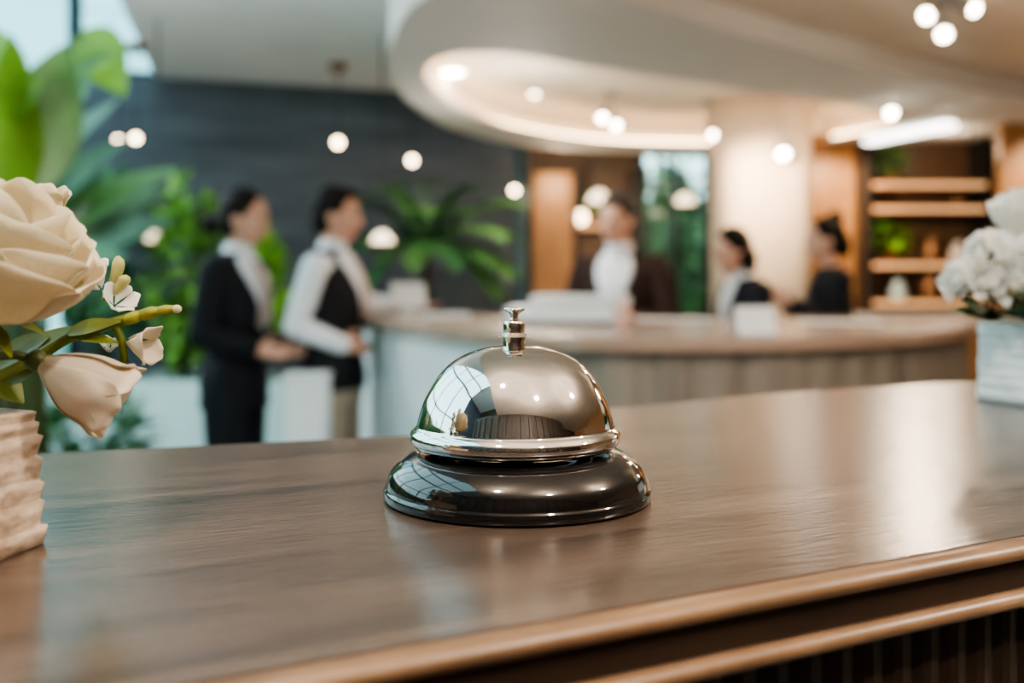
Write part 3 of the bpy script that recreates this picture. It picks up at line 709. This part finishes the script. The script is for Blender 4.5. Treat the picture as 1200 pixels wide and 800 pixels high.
def person(name, label, loc, yaw, H, fem, arms, head_yaw, outfit, hairstyle, skin='skin', lean=0, legs=True, head_pitch=0, cat='person'):
    """local frame: x forward, y left, z up; arms = {'L':(elbow,wrist,handdir,thumbside,curl), 'R':...} for a 1.75 m figure"""
    S = H/1.75
    t = empty(name, loc, label, cat, None, yaw); t.scale = (S,S,S)
    def tz(p):
        p = V(p)
        if lean and p.z > .92: p = V((0,0,.92)) + Matrix.Rotation(lean,3,'Y') @ (p-V((0,0,.92)))
        return p
    def T(bm): 
        if lean:
            for v in bm.verts: v.co = tz(v.co)
        return bm
    sw = .185*(.92 if fem else 1)
    hc = V((.02,0,1.635))
    RH = Matrix.Rotation(head_yaw,4,'Z') @ Matrix.Rotation(head_pitch,4,'Y')
    neck0 = V((-.005,0,1.52))
    def HD(p): return neck0 + RH.to_3x3() @ (V(p)-neck0)
    # body skin
    bm = B()
    secs = [(torso_at(z,fem)[1],0,z,torso_at(z,fem)[2]*.95,torso_at(z,fem)[3]*.95) for z in (.86,.92,.98,1.02,1.1,1.2,1.3,1.38,1.43,1.465)]
    loft(bm, secs)
    chain(bm, [(-.015,0,1.42),(-.005,0,1.49),(.005,0,1.56)], [.066,.056,.053] if not fem else [.058,.048,.046])
    R3 = RH.to_3x3()
    ball(bm, HD((.010,0,1.655)), (.098,.076,.108), 20, R3); ball(bm, HD((.040,0,1.605)), (.066,.060,.080), 18, R3)
    ball(bm, HD((.066,0,1.555)), (.034,.032,.022), 12, R3)
    tube(bm, [HD((.098,0,1.655)),HD((.112,0,1.632)),HD((.124,0,1.612)),HD((.108,0,1.604))], [.009,.012,.015,.010], 8)
    for s in (-1,1):
        ball(bm, HD((.088,s*.032,1.668)), (.018,.024,.008), 8, R3)
        ball(bm, HD((.005,s*.078,1.628)), (.020,.010,.032), 10, R3)
        ball(bm, HD((.082,s*.036,1.615)), (.018,.018,.018), 8, R3)
    ball(bm, HD((.098,0,1.583)), (.010,.024,.009), 8, R3)
    for sd, key in ((1,'L'),(-1,'R')):
        el, wr, hd, ts, cu = arms[key]; sh = V((-.012,sd*sw,1.405))
        chain(bm, [sh, V(el), V(wr)], [.050,.040,.027] if not fem else [.043,.035,.024]); ball(bm, V((-.012,sd*(sw-.035),1.405)), (.06,.06,.05))
        hand(bm, V(wr), V(hd), V((0,0,1)), V(ts), cu, .95 if not fem else .88)
    T(bm)
    fk = outfit.get('step', 0)
    for s in (-1,1):
        f_ = s*fk
        chain(bm, [(0,s*.088,.90),(.01+f_*.5,s*.092,.50),(-.02+f_,s*.095,.09)], [.088,.056,.038])
        chain(bm, [(-.045+f_,s*.095,.045),(.05+f_,s*.10,.04),(.13+f_,s*.105,.03)], [.034,.036,.028], 10)
    body = link('body', remesh(bm, .0075, 4), M[skin], t, True)
    # face details
    for s in (-1,1):
        bm = B(); ball(bm, HD((.089,s*.033,1.644)), (.0135,.0145,.0105), 12, R3); T(bm); e = obj('eye', bm, M['eye'], t, True)
        bm = B(); ball(bm, HD((.0995,s*.034,1.644)), (.0050,.0085,.0085), 10, R3); T(bm); obj('iris', bm, M['iris'], e, True)
        bm = B(); tube(bm, [HD((.100,s*.016,1.672)),HD((.101,s*.034,1.677)),HD((.088,s*.052,1.671))], [.0035,.004,.002], 6); T(bm); obj('eyebrow', bm, M['hair'], t, True)
    bm = B(); ball(bm, HD((.1035,0,1.584)), (.007,.021,.007), 12, R3); T(bm); obj('lips', bm, M['lips'], t, True)
    # hair
    bm = B(); ball(bm, HD((-.016,0,1.677)), (.104,.088,.106), 22, R3); ball(bm, HD((-.040,0,1.625)), (.072,.080,.085), 16, R3)
    for s in (-1,1): ball(bm, HD((-.004,s*.066,1.655)), (.036,.018,.052), 10, R3)
    if hairstyle == 'low_bun': ball(bm, HD((-.145,0,1.590)), (.052,.056,.050), 16, R3); ball(bm, HD((-.10,0,1.605)), (.05,.05,.04), 12, R3)
    if hairstyle == 'topknot': ball(bm, HD((-.080,0,1.765)), (.046,.046,.040), 16, R3); ball(bm, HD((-.095,0,1.60)), (.05,.06,.08), 12, R3)
    if hairstyle == 'bob': 
        for s in (-1,1): ball(bm, HD((-.02,s*.07,1.59)), (.055,.028,.085), 14, R3)
        ball(bm, HD((-.06,0,1.58)), (.055,.08,.085), 14, R3)
    if hairstyle == 'short': ball(bm, HD((.035,.01,1.745)), (.065,.068,.030), 14, R3)
    T(bm); link('hair', remesh(bm, .008, 3), M[outfit.get('hair','hair')], t, True)
    # clothes
    def tops(infl, z0, sleeve=True, wrist_gap=.0, flare=0):
        bm = B(); zs = [z for z in (.80,.86,.92,.98,1.02,1.1,1.2,1.3,1.38,1.43,1.465,1.485) if z >= z0]
        secs = []
        for z in zs:
            q = torso_at(min(z,1.465),fem); k = infl + (flare*(.98-z)/.18 if z < .98 else 0)
            if z > 1.47: q = [0,q[1],q[2]*.95,q[3]*.85]
            secs.append((q[1],0,z,q[2]+k,q[3]+k))
        loft(bm, secs)
        if sleeve:
            for sd,key in ((1,'L'),(-1,'R')):
                el, wr = V(arms[key][0]), V(arms[key][1]); sh = V((-.012,sd*sw,1.405)); wr2 = wr+(el-wr).normalized()*wrist_gap
                chain(bm, [sh,el,wr2], [.056+infl*.6,.047+infl*.6,.036+infl*.5]); ball(bm, V((-.012,sd*(sw-.04),1.40)), (.07+infl*.5,.07,.058+infl*.5))
        return T(bm)
    def patch(name, z0, z1, ang, off, m, n=12):
        bm = B(); rows = []
        for i in range(n+1):
            z = z0+(z1-z0)*i/n; q = torso_at(min(z,1.465),fem); a = ang(i/n); row = []
            for k in range(9):
                th = -a+2*a*k/8
                row.append(bm.verts.new((q[1]+(q[2]+off)*math.cos(th),(q[3]+off)*math.sin(th),z)))
            rows.append(row)
        for r, s in zip(rows, rows[1:]):
            for k in range(8): bm.faces.new((r[k],r[k+1],s[k+1],s[k]))
        T(bm); o = obj(name, bm, m, t, True)
        s_ = o.modifiers.new('s','SOLIDIFY'); s_.thickness = .006; s_.offset = -1
        return o
    k = outfit['kind']
    def collar(m):
        bm = B(); loft(bm, [(-.008,0,1.455,.078,.098),(-.006,0,1.478,.068,.074),(0,0,1.520,.064,.066),(0,0,1.528,.060,.062)], 24)
        ball(bm, V((.055,.03,1.462)), (.03,.03,.022)); ball(bm, V((.055,-.03,1.462)), (.03,.03,.022))
        T(bm); link('collar', remesh(bm, .008, 2), m, t, True)
    if k == 'suit':
        link('jacket', remesh(tops(.020, outfit.get('hem',.86), True, .03, .02), .011, 3), M[outfit.get('m','jacket')], t, True)
        patch('shirt_front', outfit.get('vz',1.14), 1.475, lambda u: .04+outfit.get('va',.75)*u**1.2, .027, M['shirt']); collar(M['shirt'])
        if outfit.get('tie'): patch('necktie', 1.16, 1.455, lambda u: outfit.get('tw',.16)*(1-.3*u), .036, M['tie'], 8)
        for s in (-1,1):   # cuffs
            key = 'L' if s > 0 else 'R'; el, wr = V(arms[key][0]), V(arms[key][1]); dd = (el-wr).normalized()
            bm = B(); tube(bm, [wr+dd*.05,wr+dd*.012], [.040,.039] if not fem else [.036,.035], 14); T(bm); obj('cuff', bm, M['shirt'], t, True)
    if k == 'vest':
        link('shirt', remesh(tops(.013, .92, True, .0), .010, 3), M['shirt'], t, True); collar(M['shirt'])
        link('waistcoat', remesh(tops(.026, .86, False, 0, .012), .011, 3), M['vest'], t, True)
        patch('shirt_front', 1.17, 1.475, lambda u: .04+.75*u**1.2, .033, M['shirt']); patch('necktie', 1.17, 1.455, lambda u: .17-.05*u, .040, M['tie'], 8)
    if k == 'top':
        link('blouse', remesh(tops(.018, .86, True, .03), .010, 3), M['jacket'], t, True); 
        if outfit.get('collar'): collar(M['shirt'])
    # lower body
    bm = B(); loft(bm, [(0,0,.80,.125,.175),(0,0,.88,.130,.186),(0,0,.96,.116,.168),(0,0,1.0,.108,.156)])
    if outfit.get('skirt'):
        loft(bm, [(0,0,.50,.115,.150),(0,0,.62,.125,.165),(0,0,.80,.13,.182),(0,0,.90,.132,.186)])
    else:
        for s in (-1,1):
            f_ = s*fk; chain(bm, [(0,s*.088,.88),(.01+f_*.5,s*.092,.50),(-.02+f_,s*.095,.10)], [.102,.078,.064])
    link('skirt' if outfit.get('skirt') else 'trousers', remesh(bm, .012, 3), M[outfit.get('pm','jacket')], t, True)
    for s in (-1,1):
        f_ = s*fk; bm = B(); chain(bm, [(-.048+f_,s*.095,.046),(.05+f_,s*.10,.046),(.135+f_,s*.105,.036)], [.044,.046,.036], 10)
        me = remesh(bm, .010, 2)
        for v in me.vertices: v.co.z = max(v.co.z, .002)
        link('shoe', me, M['shoe'], t, True)
    return t
X = lambda px,d: (px-600)/F*d
# woman, left
person('person', 'woman in a black suit with a low hair bun, hands held before her, at left', (X(275,4.30),4.30,0), math.radians(-14), 1.70, True,
  {'R':((-.03,-.23,1.13),(.17,-.12,1.07),(.95,.25,-.05),(0,.4,1),.35),'L':((-.01,.22,1.13),(.18,.10,1.06),(.95,-.3,-.05),(0,-.4,1),.5)}, math.radians(0),
  dict(kind='suit', tie=True, tw=.34, hem=.80, va=.85, skirt=False, pm='jacket'), 'low_bun', 'skin', lean=.03, head_pitch=.18)
# man in waistcoat
ml = V((X(390,4.42),4.42,0)); my = math.radians(-10)
def mloc(p): return tuple((Matrix.Rotation(-my,3,'Z') @ (V(p)-ml))/(1.72/1.75))
person('person', 'man in a white shirt, black waistcoat and beige trousers leaning to the counter', ml, my, 1.72, False,
  {'R':((-.09,-.225,1.15),(.10,-.17,1.07),(.8,.6,-.1),(0,.5,1),.5),'L':(mloc((X(428,4.72),4.70,1.215)),mloc((X(474,4.80),4.80,1.203)),(.95,.25,-.03),(.2,-.9,.15),.15)}, math.radians(4),
  dict(kind='vest', pm='khaki'), 'short', 'skin', lean=0, head_pitch=.10)
# staff behind the counter
person('person', 'person in a dark brown jacket and open white shirt behind the white printer', (X(728,4.95),4.95,0), math.radians(-112), 1.735, False,
  {'R':((.05,-.26,1.13),(.28,-.15,1.16),(.9,.4,-.1),(0,.5,1),.4),'L':((.05,.27,1.13),(.30,.16,1.17),(.9,-.4,-.1),(0,-.5,1),.4)}, math.radians(-14),
  dict(kind='suit', m='brownj', va=.6, vz=1.04, hair='hairg', pm='jacket'), 'short', 'skin2', lean=.06, head_pitch=.08)
person('person', 'person in a black jacket with dark bobbed hair, head bowed, behind the counter', (X(884,5.0),5.0,0), math.radians(-165), 1.585, True,
  {'R':((.08,-.22,1.15),(.28,-.10,1.20),(.9,.3,-.1),(0,.5,1),.4),'L':((.08,.22,1.15),(.28,.12,1.20),(.9,-.3,-.1),(0,-.5,1),.4)}, math.radians(10),
  dict(kind='suit', va=.42), 'bob', 'skin2', lean=.14, head_pitch=.25)
person('person', 'woman in a black top with topknot facing left, before the timber panel', (X(978,5.5),5.5,0), math.radians(180), 1.66, True,
  {'R':((.06,-.22,1.16),(.24,-.13,1.27),(.5,.5,.5),(0,.6,.6),.6),'L':((.06,.22,1.16),(.26,.13,1.29),(.6,-.4,.4),(0,-.5,.8),.6)}, math.radians(0),
  dict(kind='top'), 'topknot', 'skin2', lean=.06, head_pitch=.08)

# ------------------------------------------------------------------ flower pots on the desk
def ridged_pot(corner, u, v, L, h, n, m, label, seed, amp):
    """square pot of stacked bark bands; corner at desk level, u / v edge directions"""
    u = V((*u,0)).normalized(); v = V((*v,0)).normalized(); rnd = random.Random(seed)
    c = V((*corner,0))+u*L/2+v*L/2
    t = empty('flower_pot', (c.x,c.y,DESK+.0003), label, 'pot')
    bm = B(); rings = []; N = 24
    def ring(half, z, jit):
        r = []; cr_ = .0035
        for sgn in ((-1,-1),(1,-1),(1,1),(-1,1)):
            pass
        pts = []
        cs = [(-1,-1),(1,-1),(1,1),(-1,1)]
        for i in range(4):
            a = cs[i]; b = cs[(i+1)%4]
            for k in range(N):
                t_ = k/N; x = a[0]*(1-t_)+b[0]*t_; y = a[1]*(1-t_)+b[1]*t_
                m_ = (abs(x)**34+abs(y)**34)**(1/34)
                x, y = x/m_, y/m_
                q = u*x*half+v*y*half; w = mnoise.noise(V((q.x*110,q.y*110,z*90+seed)))*jit*1.6
                pts.append(bm.verts.new(q*(1+w)+V((0,0,z+mnoise.noise(V((q.x*40,q.y*40,z*200+seed)))*amp*.9))))
        return pts
    cuts = [0]
    for i in range(n): cuts.append(cuts[-1]+rnd.uniform(.65,1.35)*(1.25-.5*i/n))
    cuts = [q/cuts[-1] for q in cuts]
    for i in range(n):
        z0, z1 = h*cuts[i], h*cuts[i+1]; hb = L/2*(1-.035*i/n)
        rings.append(ring(hb*1.0, max(z0,.0006), .012)); rings.append(ring(hb*1.004+amp*.1, z0+(z1-z0)*.4, .02)); rings.append(ring(hb+amp*.55, z0+(z1-z0)*.78, .025)); rings.append(ring(hb-amp*.2, z0+(z1-z0)*.90, .02))
    rings.append(ring(L/2*.93,h*.985,0)); rings.append(ring(L/2*.86,h*.9,0))
    for r, s in zip(rings, rings[1:]):
        for k in range(len(r)): bm.faces.new((r[k],r[(k+1)%len(r)],s[(k+1)%len(r)],s[k]))
    bm.faces.new(rings[0][::-1]); bm.faces.new(rings[-1])
    for vv in rings[0]: vv.co.z = 0
    obj('pot', bm, m, t, True)
    bm = B(); ball(bm, V((0,0,h*.9)), (L*.38,L*.38,h*.12), 20); obj('moss', bm, M['calyx'], t, True)
    return c
cL = ridged_pot((-.1417,.303), (-.15,-.99), (-.99,.15), .088, .041, 7, M['birch'], 'birch-bark square flower pot at the left edge of the desk', 3, .0016)
cR = ridged_pot((.318,.684), (.34,-.94), (.94,.34), .088, .0535, 8, M['whitepot'], 'white square flower pot at the right end of the desk', 9, .0009)

def petal_bm(bm, c, ax, ref, phi, dphi, prof, ruffle, seed, nv=12, nu=13):
    """petal wrapped round an axis; prof(v)->(radius, height, width factor)"""
    ax = ax.normalized(); e1 = (ref-ax*ref.dot(ax)).normalized(); e2 = ax.cross(e1); rows = []
    for j in range(nv+1):
        v = j/nv; r, h, w = prof(v); row = []
        for i in range(nu):
            u = -1+2*i/(nu-1); a = phi+u*dphi*w
            rr = r*(1+.05*u*u*v) ; hh = h - (abs(u)**2.6)*h*.16*v
            k = mnoise.noise(V((u*1.6+seed*3.1, v*2.2, seed)))*ruffle*v
            row.append(bm.verts.new(c + (e1*math.cos(a)+e2*math.sin(a))*(rr+k) + ax*(hh+k*.7)))
        rows.append(row)
    for a, b in zip(rows, rows[1:]):
        for i in range(nu-1): bm.faces.new((a[i],a[i+1],b[i+1],b[i]))
def rose(name, c, ax, R, m, label, group, stem_to, separate=True, sepals=True, nlay=4):
    c = V(c); ax = V(ax).normalized(); t = empty(name, c, label, 'flower', group)
    ref = V((1,0,.2)); z = V((0,0,0)); sd = 0
    for lay in range(nlay):
        f = (lay+1)/nlay; n = 3 if lay < 2 else 5
        for k in range(n):
            sd += 1; phi = 2*PI*k/n+lay*.9; Rr = R*(.22+.78*f); Hh = R*(1.25-.42*f); op = f**2
            def prof(v, Rr=Rr, Hh=Hh, op=op):
                r = Rr*(.12+.88*math.sin(min(1,v*1.15)*PI/2)**.8) + Rr*.10*op*max(0,v-.75)*4*.6
                h = -R*.42 + (Hh+R*.42)*v**1.25 - R*.16*op*max(0,v-.78)*4
                return r, h, (.35+.65*math.sin(min(1,.15+v)*PI/2)) * (1 if v < .8 else math.sqrt(max(0,1-((v-.8)/.24)**2))*.55+.45)
            if separate: bm = B()
            elif lay == 0 and k == 0: bm = B()
            petal_bm(bm, z, ax, ref, phi, (2*PI/n)*.66, prof, R*.10, sd)
            if separate:
                o = obj('petal', bm, m, t, True, rc=False)
                sm = o.modifiers.new('s','SOLIDIFY'); sm.thickness = R*.012
    if not separate:
        o = obj('bloom', bm, m, t, True, rc=False)
    if sepals:
        bm = B(); ref2 = ax.orthogonal().normalized()
        for k in range(5):
            d = Matrix.Rotation(2*PI*k/5,3,ax) @ ref2
            leaf(bm, -ax*R*.42+d*R*.1, d*.8+ax*.25, ax, R*.8, R*.3, .6, .2, 6)
        ball(bm, -ax*R*.46, (R*.2,)*3, 12); obj('calyx', bm, M['calyx'], t, True)
    bm = B(); s1 = V(stem_to)-c; s0 = -ax*R*.5
    tube(bm, [s0*(1-k/6)**2+(s0-ax*R*.6)*2*(k/6)*(1-k/6)+s1*(k/6)**2 for k in range(7)], R*.07, 8); obj('stem', bm, M['stem'], t, True)
    return t
potL = V((cL.x,cL.y,DESK+.037)); potR = V((cR.x,cR.y,DESK+.054))
rose('rose', P(-14,330,.292), (.5,-.15,.8), .0262, M['cream'], 'large open cream rose in the birch-bark pot at the left edge', None, potL+V((.01,.01,0)))
# drooping blush tulip-like bloom below it
def tulip(c, ax, R, m, label, stem_to, name='tulip'):
    c = V(c); ax = V(ax).normalized(); t = empty(name, c, label, 'flower'); ref = ax.orthogonal()
    for k in range(6):
        bm = B()
        def prof(v, k=k):
            Rr = R*(.62 if k%2 else .7)
            return Rr*(.1+.9*math.sin(min(1,v*1.5)*PI/2)) + R*.22*max(0,v-.8)*3, R*1.9*v-R*.3, (.3+.7*math.sin(min(1,.2+v*1.1)*PI/2))*(1 if v<.75 else math.sqrt(max(0,1-((v-.75)/.3)**2))*.6+.4)
        petal_bm(bm, V((0,0,0)), ax, ref, 2*PI*k/6+.3, .78, prof, R*.12, k+40); o = obj('petal', bm, m, t, True, rc=False)
        sm = o.modifiers.new('s','SOLIDIFY'); sm.thickness = R*.02
    bm = B(); ball(bm, -ax*R*.3, (R*.22,)*3, 12); s1 = V(stem_to)-c; s0 = -ax*R*.3
    tube(bm, [s0*(1-k/6)**2+(s0-ax*R*1.0)*2*(k/6)*(1-k/6)+s1*(k/6)**2 for k in range(7)], R*.1, 8); obj('stem', bm, M['stem'], t, True)
tulip(P(58,430,.300), (.80,.25,-.5), .0150, M['blushp'], 'drooping blush bloom hanging over the rim of the birch-bark pot', potL+V((.008,-.005,.002)))
# bud spray
def spray():
    org = potL+V((.015,.012,0)); t = empty('freesia_spray', org, 'olive-green bud spray with small white blossoms, reaching right from the birch-bark pot', 'flower')
    q = lambda px,py,d=.325: P(px,py,d)-org
    bm = B(); tube(bm, crom([(0,0,0),tuple(q(30,425,.31)),tuple(q(80,396,.318)),tuple(q(140,376)),tuple(q(175,367))], 5, closed=False), .0019, 8); 
    tube(bm, [q(135,380),q(143,400),q(146,425)], [.0016,.0014,.0015], 8); obj('stem', bm, M['calyx'], t, True)
    for k,(a,b,r) in enumerate((((142,377),(170,367),.0019),((160,371),(190,363),.0019),((180,366),(206,361),.0016))):
        bm = B(); A,Bb = q(*a),q(*b); tube(bm, [A,A.lerp(Bb,.25),A.lerp(Bb,.6),A.lerp(Bb,.9),Bb], [.0008,r,r*1.1,r*.7,.0004], 12); obj('bud', bm, M['bud'], t, True)
    bm = B(); ball(bm, q(207,362), (.0017,.0014,.0014), 12); o = obj('bud', bm, M['blushp'], t, True); o['label'] = 'pale pink bud tip'
    # big pale petals beside the stem
    def fan(c, ax, R, m, n=4, spread=.75, start=0, nm='blossom'):
        bm = B(); ax = V(ax).normalized(); ref = ax.orthogonal()
        for k in range(n):
            def prof(v): return R*(.08+spread*v**.8), R*(.95*v-.15*v*v), (.25+.75*math.sin(min(1,.1+v)*PI/2))*(1 if v<.7 else math.sqrt(max(0,1-((v-.7)/.33)**2))*.7+.3)
            petal_bm(bm, c, ax, ref, start+2*PI*k/n, .85*PI/n*1.3, prof, R*.12, k+70+R*1000, 9, 9)
        o = obj(nm, bm, m, t, True, rc=False); sm = o.modifiers.new('s','SOLIDIFY'); sm.thickness = R*.03; return o
    fan(q(150,400), (.9,-.25,-.12), .0125, M['blushp'], 3, .42, .6)
    fan(q(118,338,.33), (-.4,-.5,.75), .0092, M['whitep'], 4, .7, .3)
    fan(q(134,358,.33), (.6,-.55,.55), .0076, M['whitep'], 5, .7)
    fan(q(128,412,.33), (.2,-.5,.75), .0055, M['whitep'], 4, .5)
    fan(q(78,402,.322), (-.8,-.5,.2), .0045, M['whitep'], 4, .5)
    for a,b in (((120,352),(138,300)),((122,352),(146,322))):
        bm = B(); A,Bb = q(*a,.33),q(*b,.33)
        pts = [A*(1-s)**2+(A.lerp(Bb,.6)+V((.0035,0,.001)))*2*s*(1-s)+Bb*s*s for s in [i/8 for i in range(9)]]
        tube(bm, pts, [.0007,.0009,.0012,.0015,.0018,.0020,.0021,.0017,.0006], 12); obj('bud', bm, M['pale_bud'], t, True)
    bm = B()
    for a,b,w in (((80,392),(140,372),.008),((20,420),(95,376),.009),((0,430),(60,385),.012),((10,450),(40,400),.014),((-10,440),(30,470),.012),((85,395),(140,398),.006)):
        A,Bb = q(*a,.315),q(*b,.32); leaf(bm, A, Bb-A, V((.1,-.5,.8)), (Bb-A).length, w, .15, .25, 10)
    obj('leaf', bm, M['calyx'], t, True)
spray()
# a dark rolled petal flower behind the rose
tulip(P(52,262,.315), (.2,-.2,.9), .0075, M['cream'], 'small cream bud with a rolled petal behind the large cream rose', potL+V((-.005,.02,0)), 'rose_bud')
# leaves in left pot
bm = B()
for k in range(26):
    a = rdir(.1,.8); leaf(bm, V((random.uniform(-.02,.02),random.uniform(-.02,.02),0)), a, V((0,0,1)), random.uniform(.026,.042), .014, .5, .2, 6)
o = obj('leaf_sprigs', bm, M['leaf_d'], None, True); o.location = potL; tag(o, 'dark green leaf sprigs tucked around the blooms in the birch-bark pot', 'foliage')

# right pot: white roses, ruffled blooms and leaves
def ruffled(c, R, label, seed, stem_to):
    """ball-shaped bloom of many ruffled petals"""
    rnd = random.Random(seed); c = V(c); t = empty('carnation', c, label, 'flower'); bm = B()
    for k in range(38):
        i = k+.5; z_ = 1-1.45*i/38; a = PI*(1+5**.5)*i; r = math.sqrt(max(0,1-z_*z_)); d = V((r*math.cos(a),r*math.sin(a),z_))
        def prof(v): return R*(.04+.30*v), R*(.30+.70*v), (.3+.7*v)
        petal_bm(bm, V((0,0,0)), d, d.orthogonal(), rnd.uniform(0,6), 1.5, prof, R*.22, seed*50+k, 5, 9)
    obj('bloom', bm, M['whitep'], t, True, rc=False)
    bm = B(); tube(bm, [V((0,0,-R*.3)), (V(stem_to)-c)*.6+V((0,0,-.002)), V(stem_to)-c], .0014, 8); obj('stem', bm, M['stem'], t, True)
rose('rose', P(1200,262,.675), (-.2,-.4,.85), .021, M['whitep'], 'white rose at the top of the white flower pot on the right', None, potR, False)
ruffled(P(1163,306,.66), .0205, 'white ruffled bloom just below the white rose, over the white pot', 1, potR)
ruffled(P(1138,334,.655), .0185, 'white ruffled bloom hanging lowest, left of the white pot rim', 2, potR)
ruffled(P(1176,336,.645), .0150, 'white ruffled bloom in the middle above the white pot rim', 3, potR)
ruffled(P(1212,315,.64), .021, 'white ruffled bloom cut by the right picture edge', 4, potR)
bm = B()
for k in range(80):
    a = rdir(.15,.6); leaf(bm, V((random.uniform(-.03,.03),random.uniform(-.03,.03),random.uniform(0,.01))), a, V((0,0,1)), random.uniform(.025,.048), .016, .2, .2, 6)
for px,py in ((1112,362),(1130,370),(1150,356),(1125,352),(1165,366)):
    A = P(1165,372,.672)-potR; Bb = P(px,py,.655)-potR; leaf(bm, A, Bb-A+V((0,0,.004)), V((.2,-.6,.8)), (Bb-A).length, .013, .2, .2, 8)
o = obj('leaf_sprigs', bm, M['leaf_d'], None, True); o.location = potR; tag(o, 'green leaf sprigs below the white blooms in the white pot', 'foliage')

# ------------------------------------------------------------------ light
w = bpy.data.worlds.new('World'); SC.world = w; w.use_nodes = True
nt = w.node_tree; bg = nt.nodes['Background']
tc = nt.nodes.new('ShaderNodeTexCoord'); sx = nt.nodes.new('ShaderNodeSeparateXYZ'); cr = nt.nodes.new('ShaderNodeValToRGB')
nt.links.new(tc.outputs['Generated'], sx.inputs[0]); nt.links.new(sx.outputs['Z'], cr.inputs[0]); nt.links.new(cr.outputs[0], bg.inputs[0])
cr.color_ramp.elements[0].color = (.55,.72,.70,1); cr.color_ramp.elements[0].position = .0
cr.color_ramp.elements[1].color = (.40,.56,.62,1); cr.color_ramp.elements[1].position = .35
bg.inputs['Strength'].default_value = 4.8
def area(name, loc, aim, size, power, col, sy=None):
    L = bpy.data.lights.new(name,'AREA'); L.energy = power; L.color = col; L.size = size
    if sy: L.shape = 'RECTANGLE'; L.size_y = sy
    o = bpy.data.objects.new(name, L); COL.objects.link(o); o.location = loc
    o.rotation_euler = (V(aim)-V(loc)).to_track_quat('-Z','Y').to_euler(); return o
def spot(name, loc, aim, power, col, ang=70, r=.05, blend=.6):
    L = bpy.data.lights.new(name,'SPOT'); L.energy = power; L.color = col; L.spot_size = math.radians(ang); L.shadow_soft_size = r; L.spot_blend = blend
    o = bpy.data.objects.new(name, L); COL.objects.link(o); o.location = loc
    o.rotation_euler = (V(aim)-V(loc)).to_track_quat('-Z','Y').to_euler(); return o
def point(name, loc, power, col, r=.06):
    L = bpy.data.lights.new(name,'POINT'); L.energy = power; L.color = col; L.shadow_soft_size = r
    o = bpy.data.objects.new(name, L); COL.objects.link(o); o.location = loc; return o
WARM = (1,.77,.54); SOFT = (1,.89,.77)
spot('pillar_spot', P(900,170,7.4), (2.12,8.3,1.5), 150, WARM, 120)
point('recess_fill', (2.2,7.4,2.62), 5, SOFT, .1)  # added fill inside the oval recess, no fixture here
point('hall_fill', (-2.45,4.6,2.3), 64, (.95,.97,1), .06); point('recess_fill', (.03,7.0,2.3), 26, SOFT, .1)  # added fills without fixtures: one lifts the left ceiling, one the recess
point('soffit_fill', (3.0,4.2,2.2), 20, WARM, .15)  # added fill to brighten the warm ceiling, no lamp stands here
spot('counter_fill', (.02,4.7,2.55), (.5,3.7,1.1), 60, SOFT, 110)  # added fill, set where the bell covers its streak on the desk
spot('counter_fill', (2.30,5.6,2.55), (1.5,4.8,1.2), 80, WARM, 100)  # added fill, set to lay a warm streak on the desk
spot('counter_front_spot', (.9,.9,2.65), (.9,2.8,.8), 45, SOFT, 90, .05)
spot('panel_spot', (2.85,8.3,2.5), (2.85,9,1.7), 70, WARM, 100)
spot('panel_spot', (4.4,7.3,2.6), (4.4,7.9,1.8), 90, WARM, 100)
point('shelf_glow', (3.65,8.35,2.45), 6, WARM, .06); point('alcove_light', (.45,9.8,2.35), 14, WARM, .08)  # the shelf point is an added fill lifting the shelving's warm tones
for lx,ly,e in ((.6,-.5,44),(1.7,.4,70),(-.3,-.2,32)):
    point('ceiling_light', (lx,ly,2.45), e, SOFT, .04)

# ------------------------------------------------------------------ camera
cam = bpy.data.cameras.new('camera'); co = bpy.data.objects.new('camera', cam); COL.objects.link(co)
co.location = (0,0,CAMZ); co.rotation_euler = (PI/2,0,0)
cam.sensor_width = 36; cam.lens = 36*F/1200; cam.shift_y = -(400-HZ)/1200
cam.clip_start = .01; cam.clip_end = 200
cam.dof.use_dof = True; cam.dof.focus_distance = .338; cam.dof.aperture_fstop = 6.5; cam.dof.aperture_blades = 0
SC.camera = co
SC.view_settings.view_transform = 'AgX'; SC.view_settings.look = 'AgX - Medium High Contrast'; SC.view_settings.exposure = .42
SC.cycles.use_denoising = True
SC.cycles.max_bounces = 8; SC.cycles.sample_clamp_indirect = 6
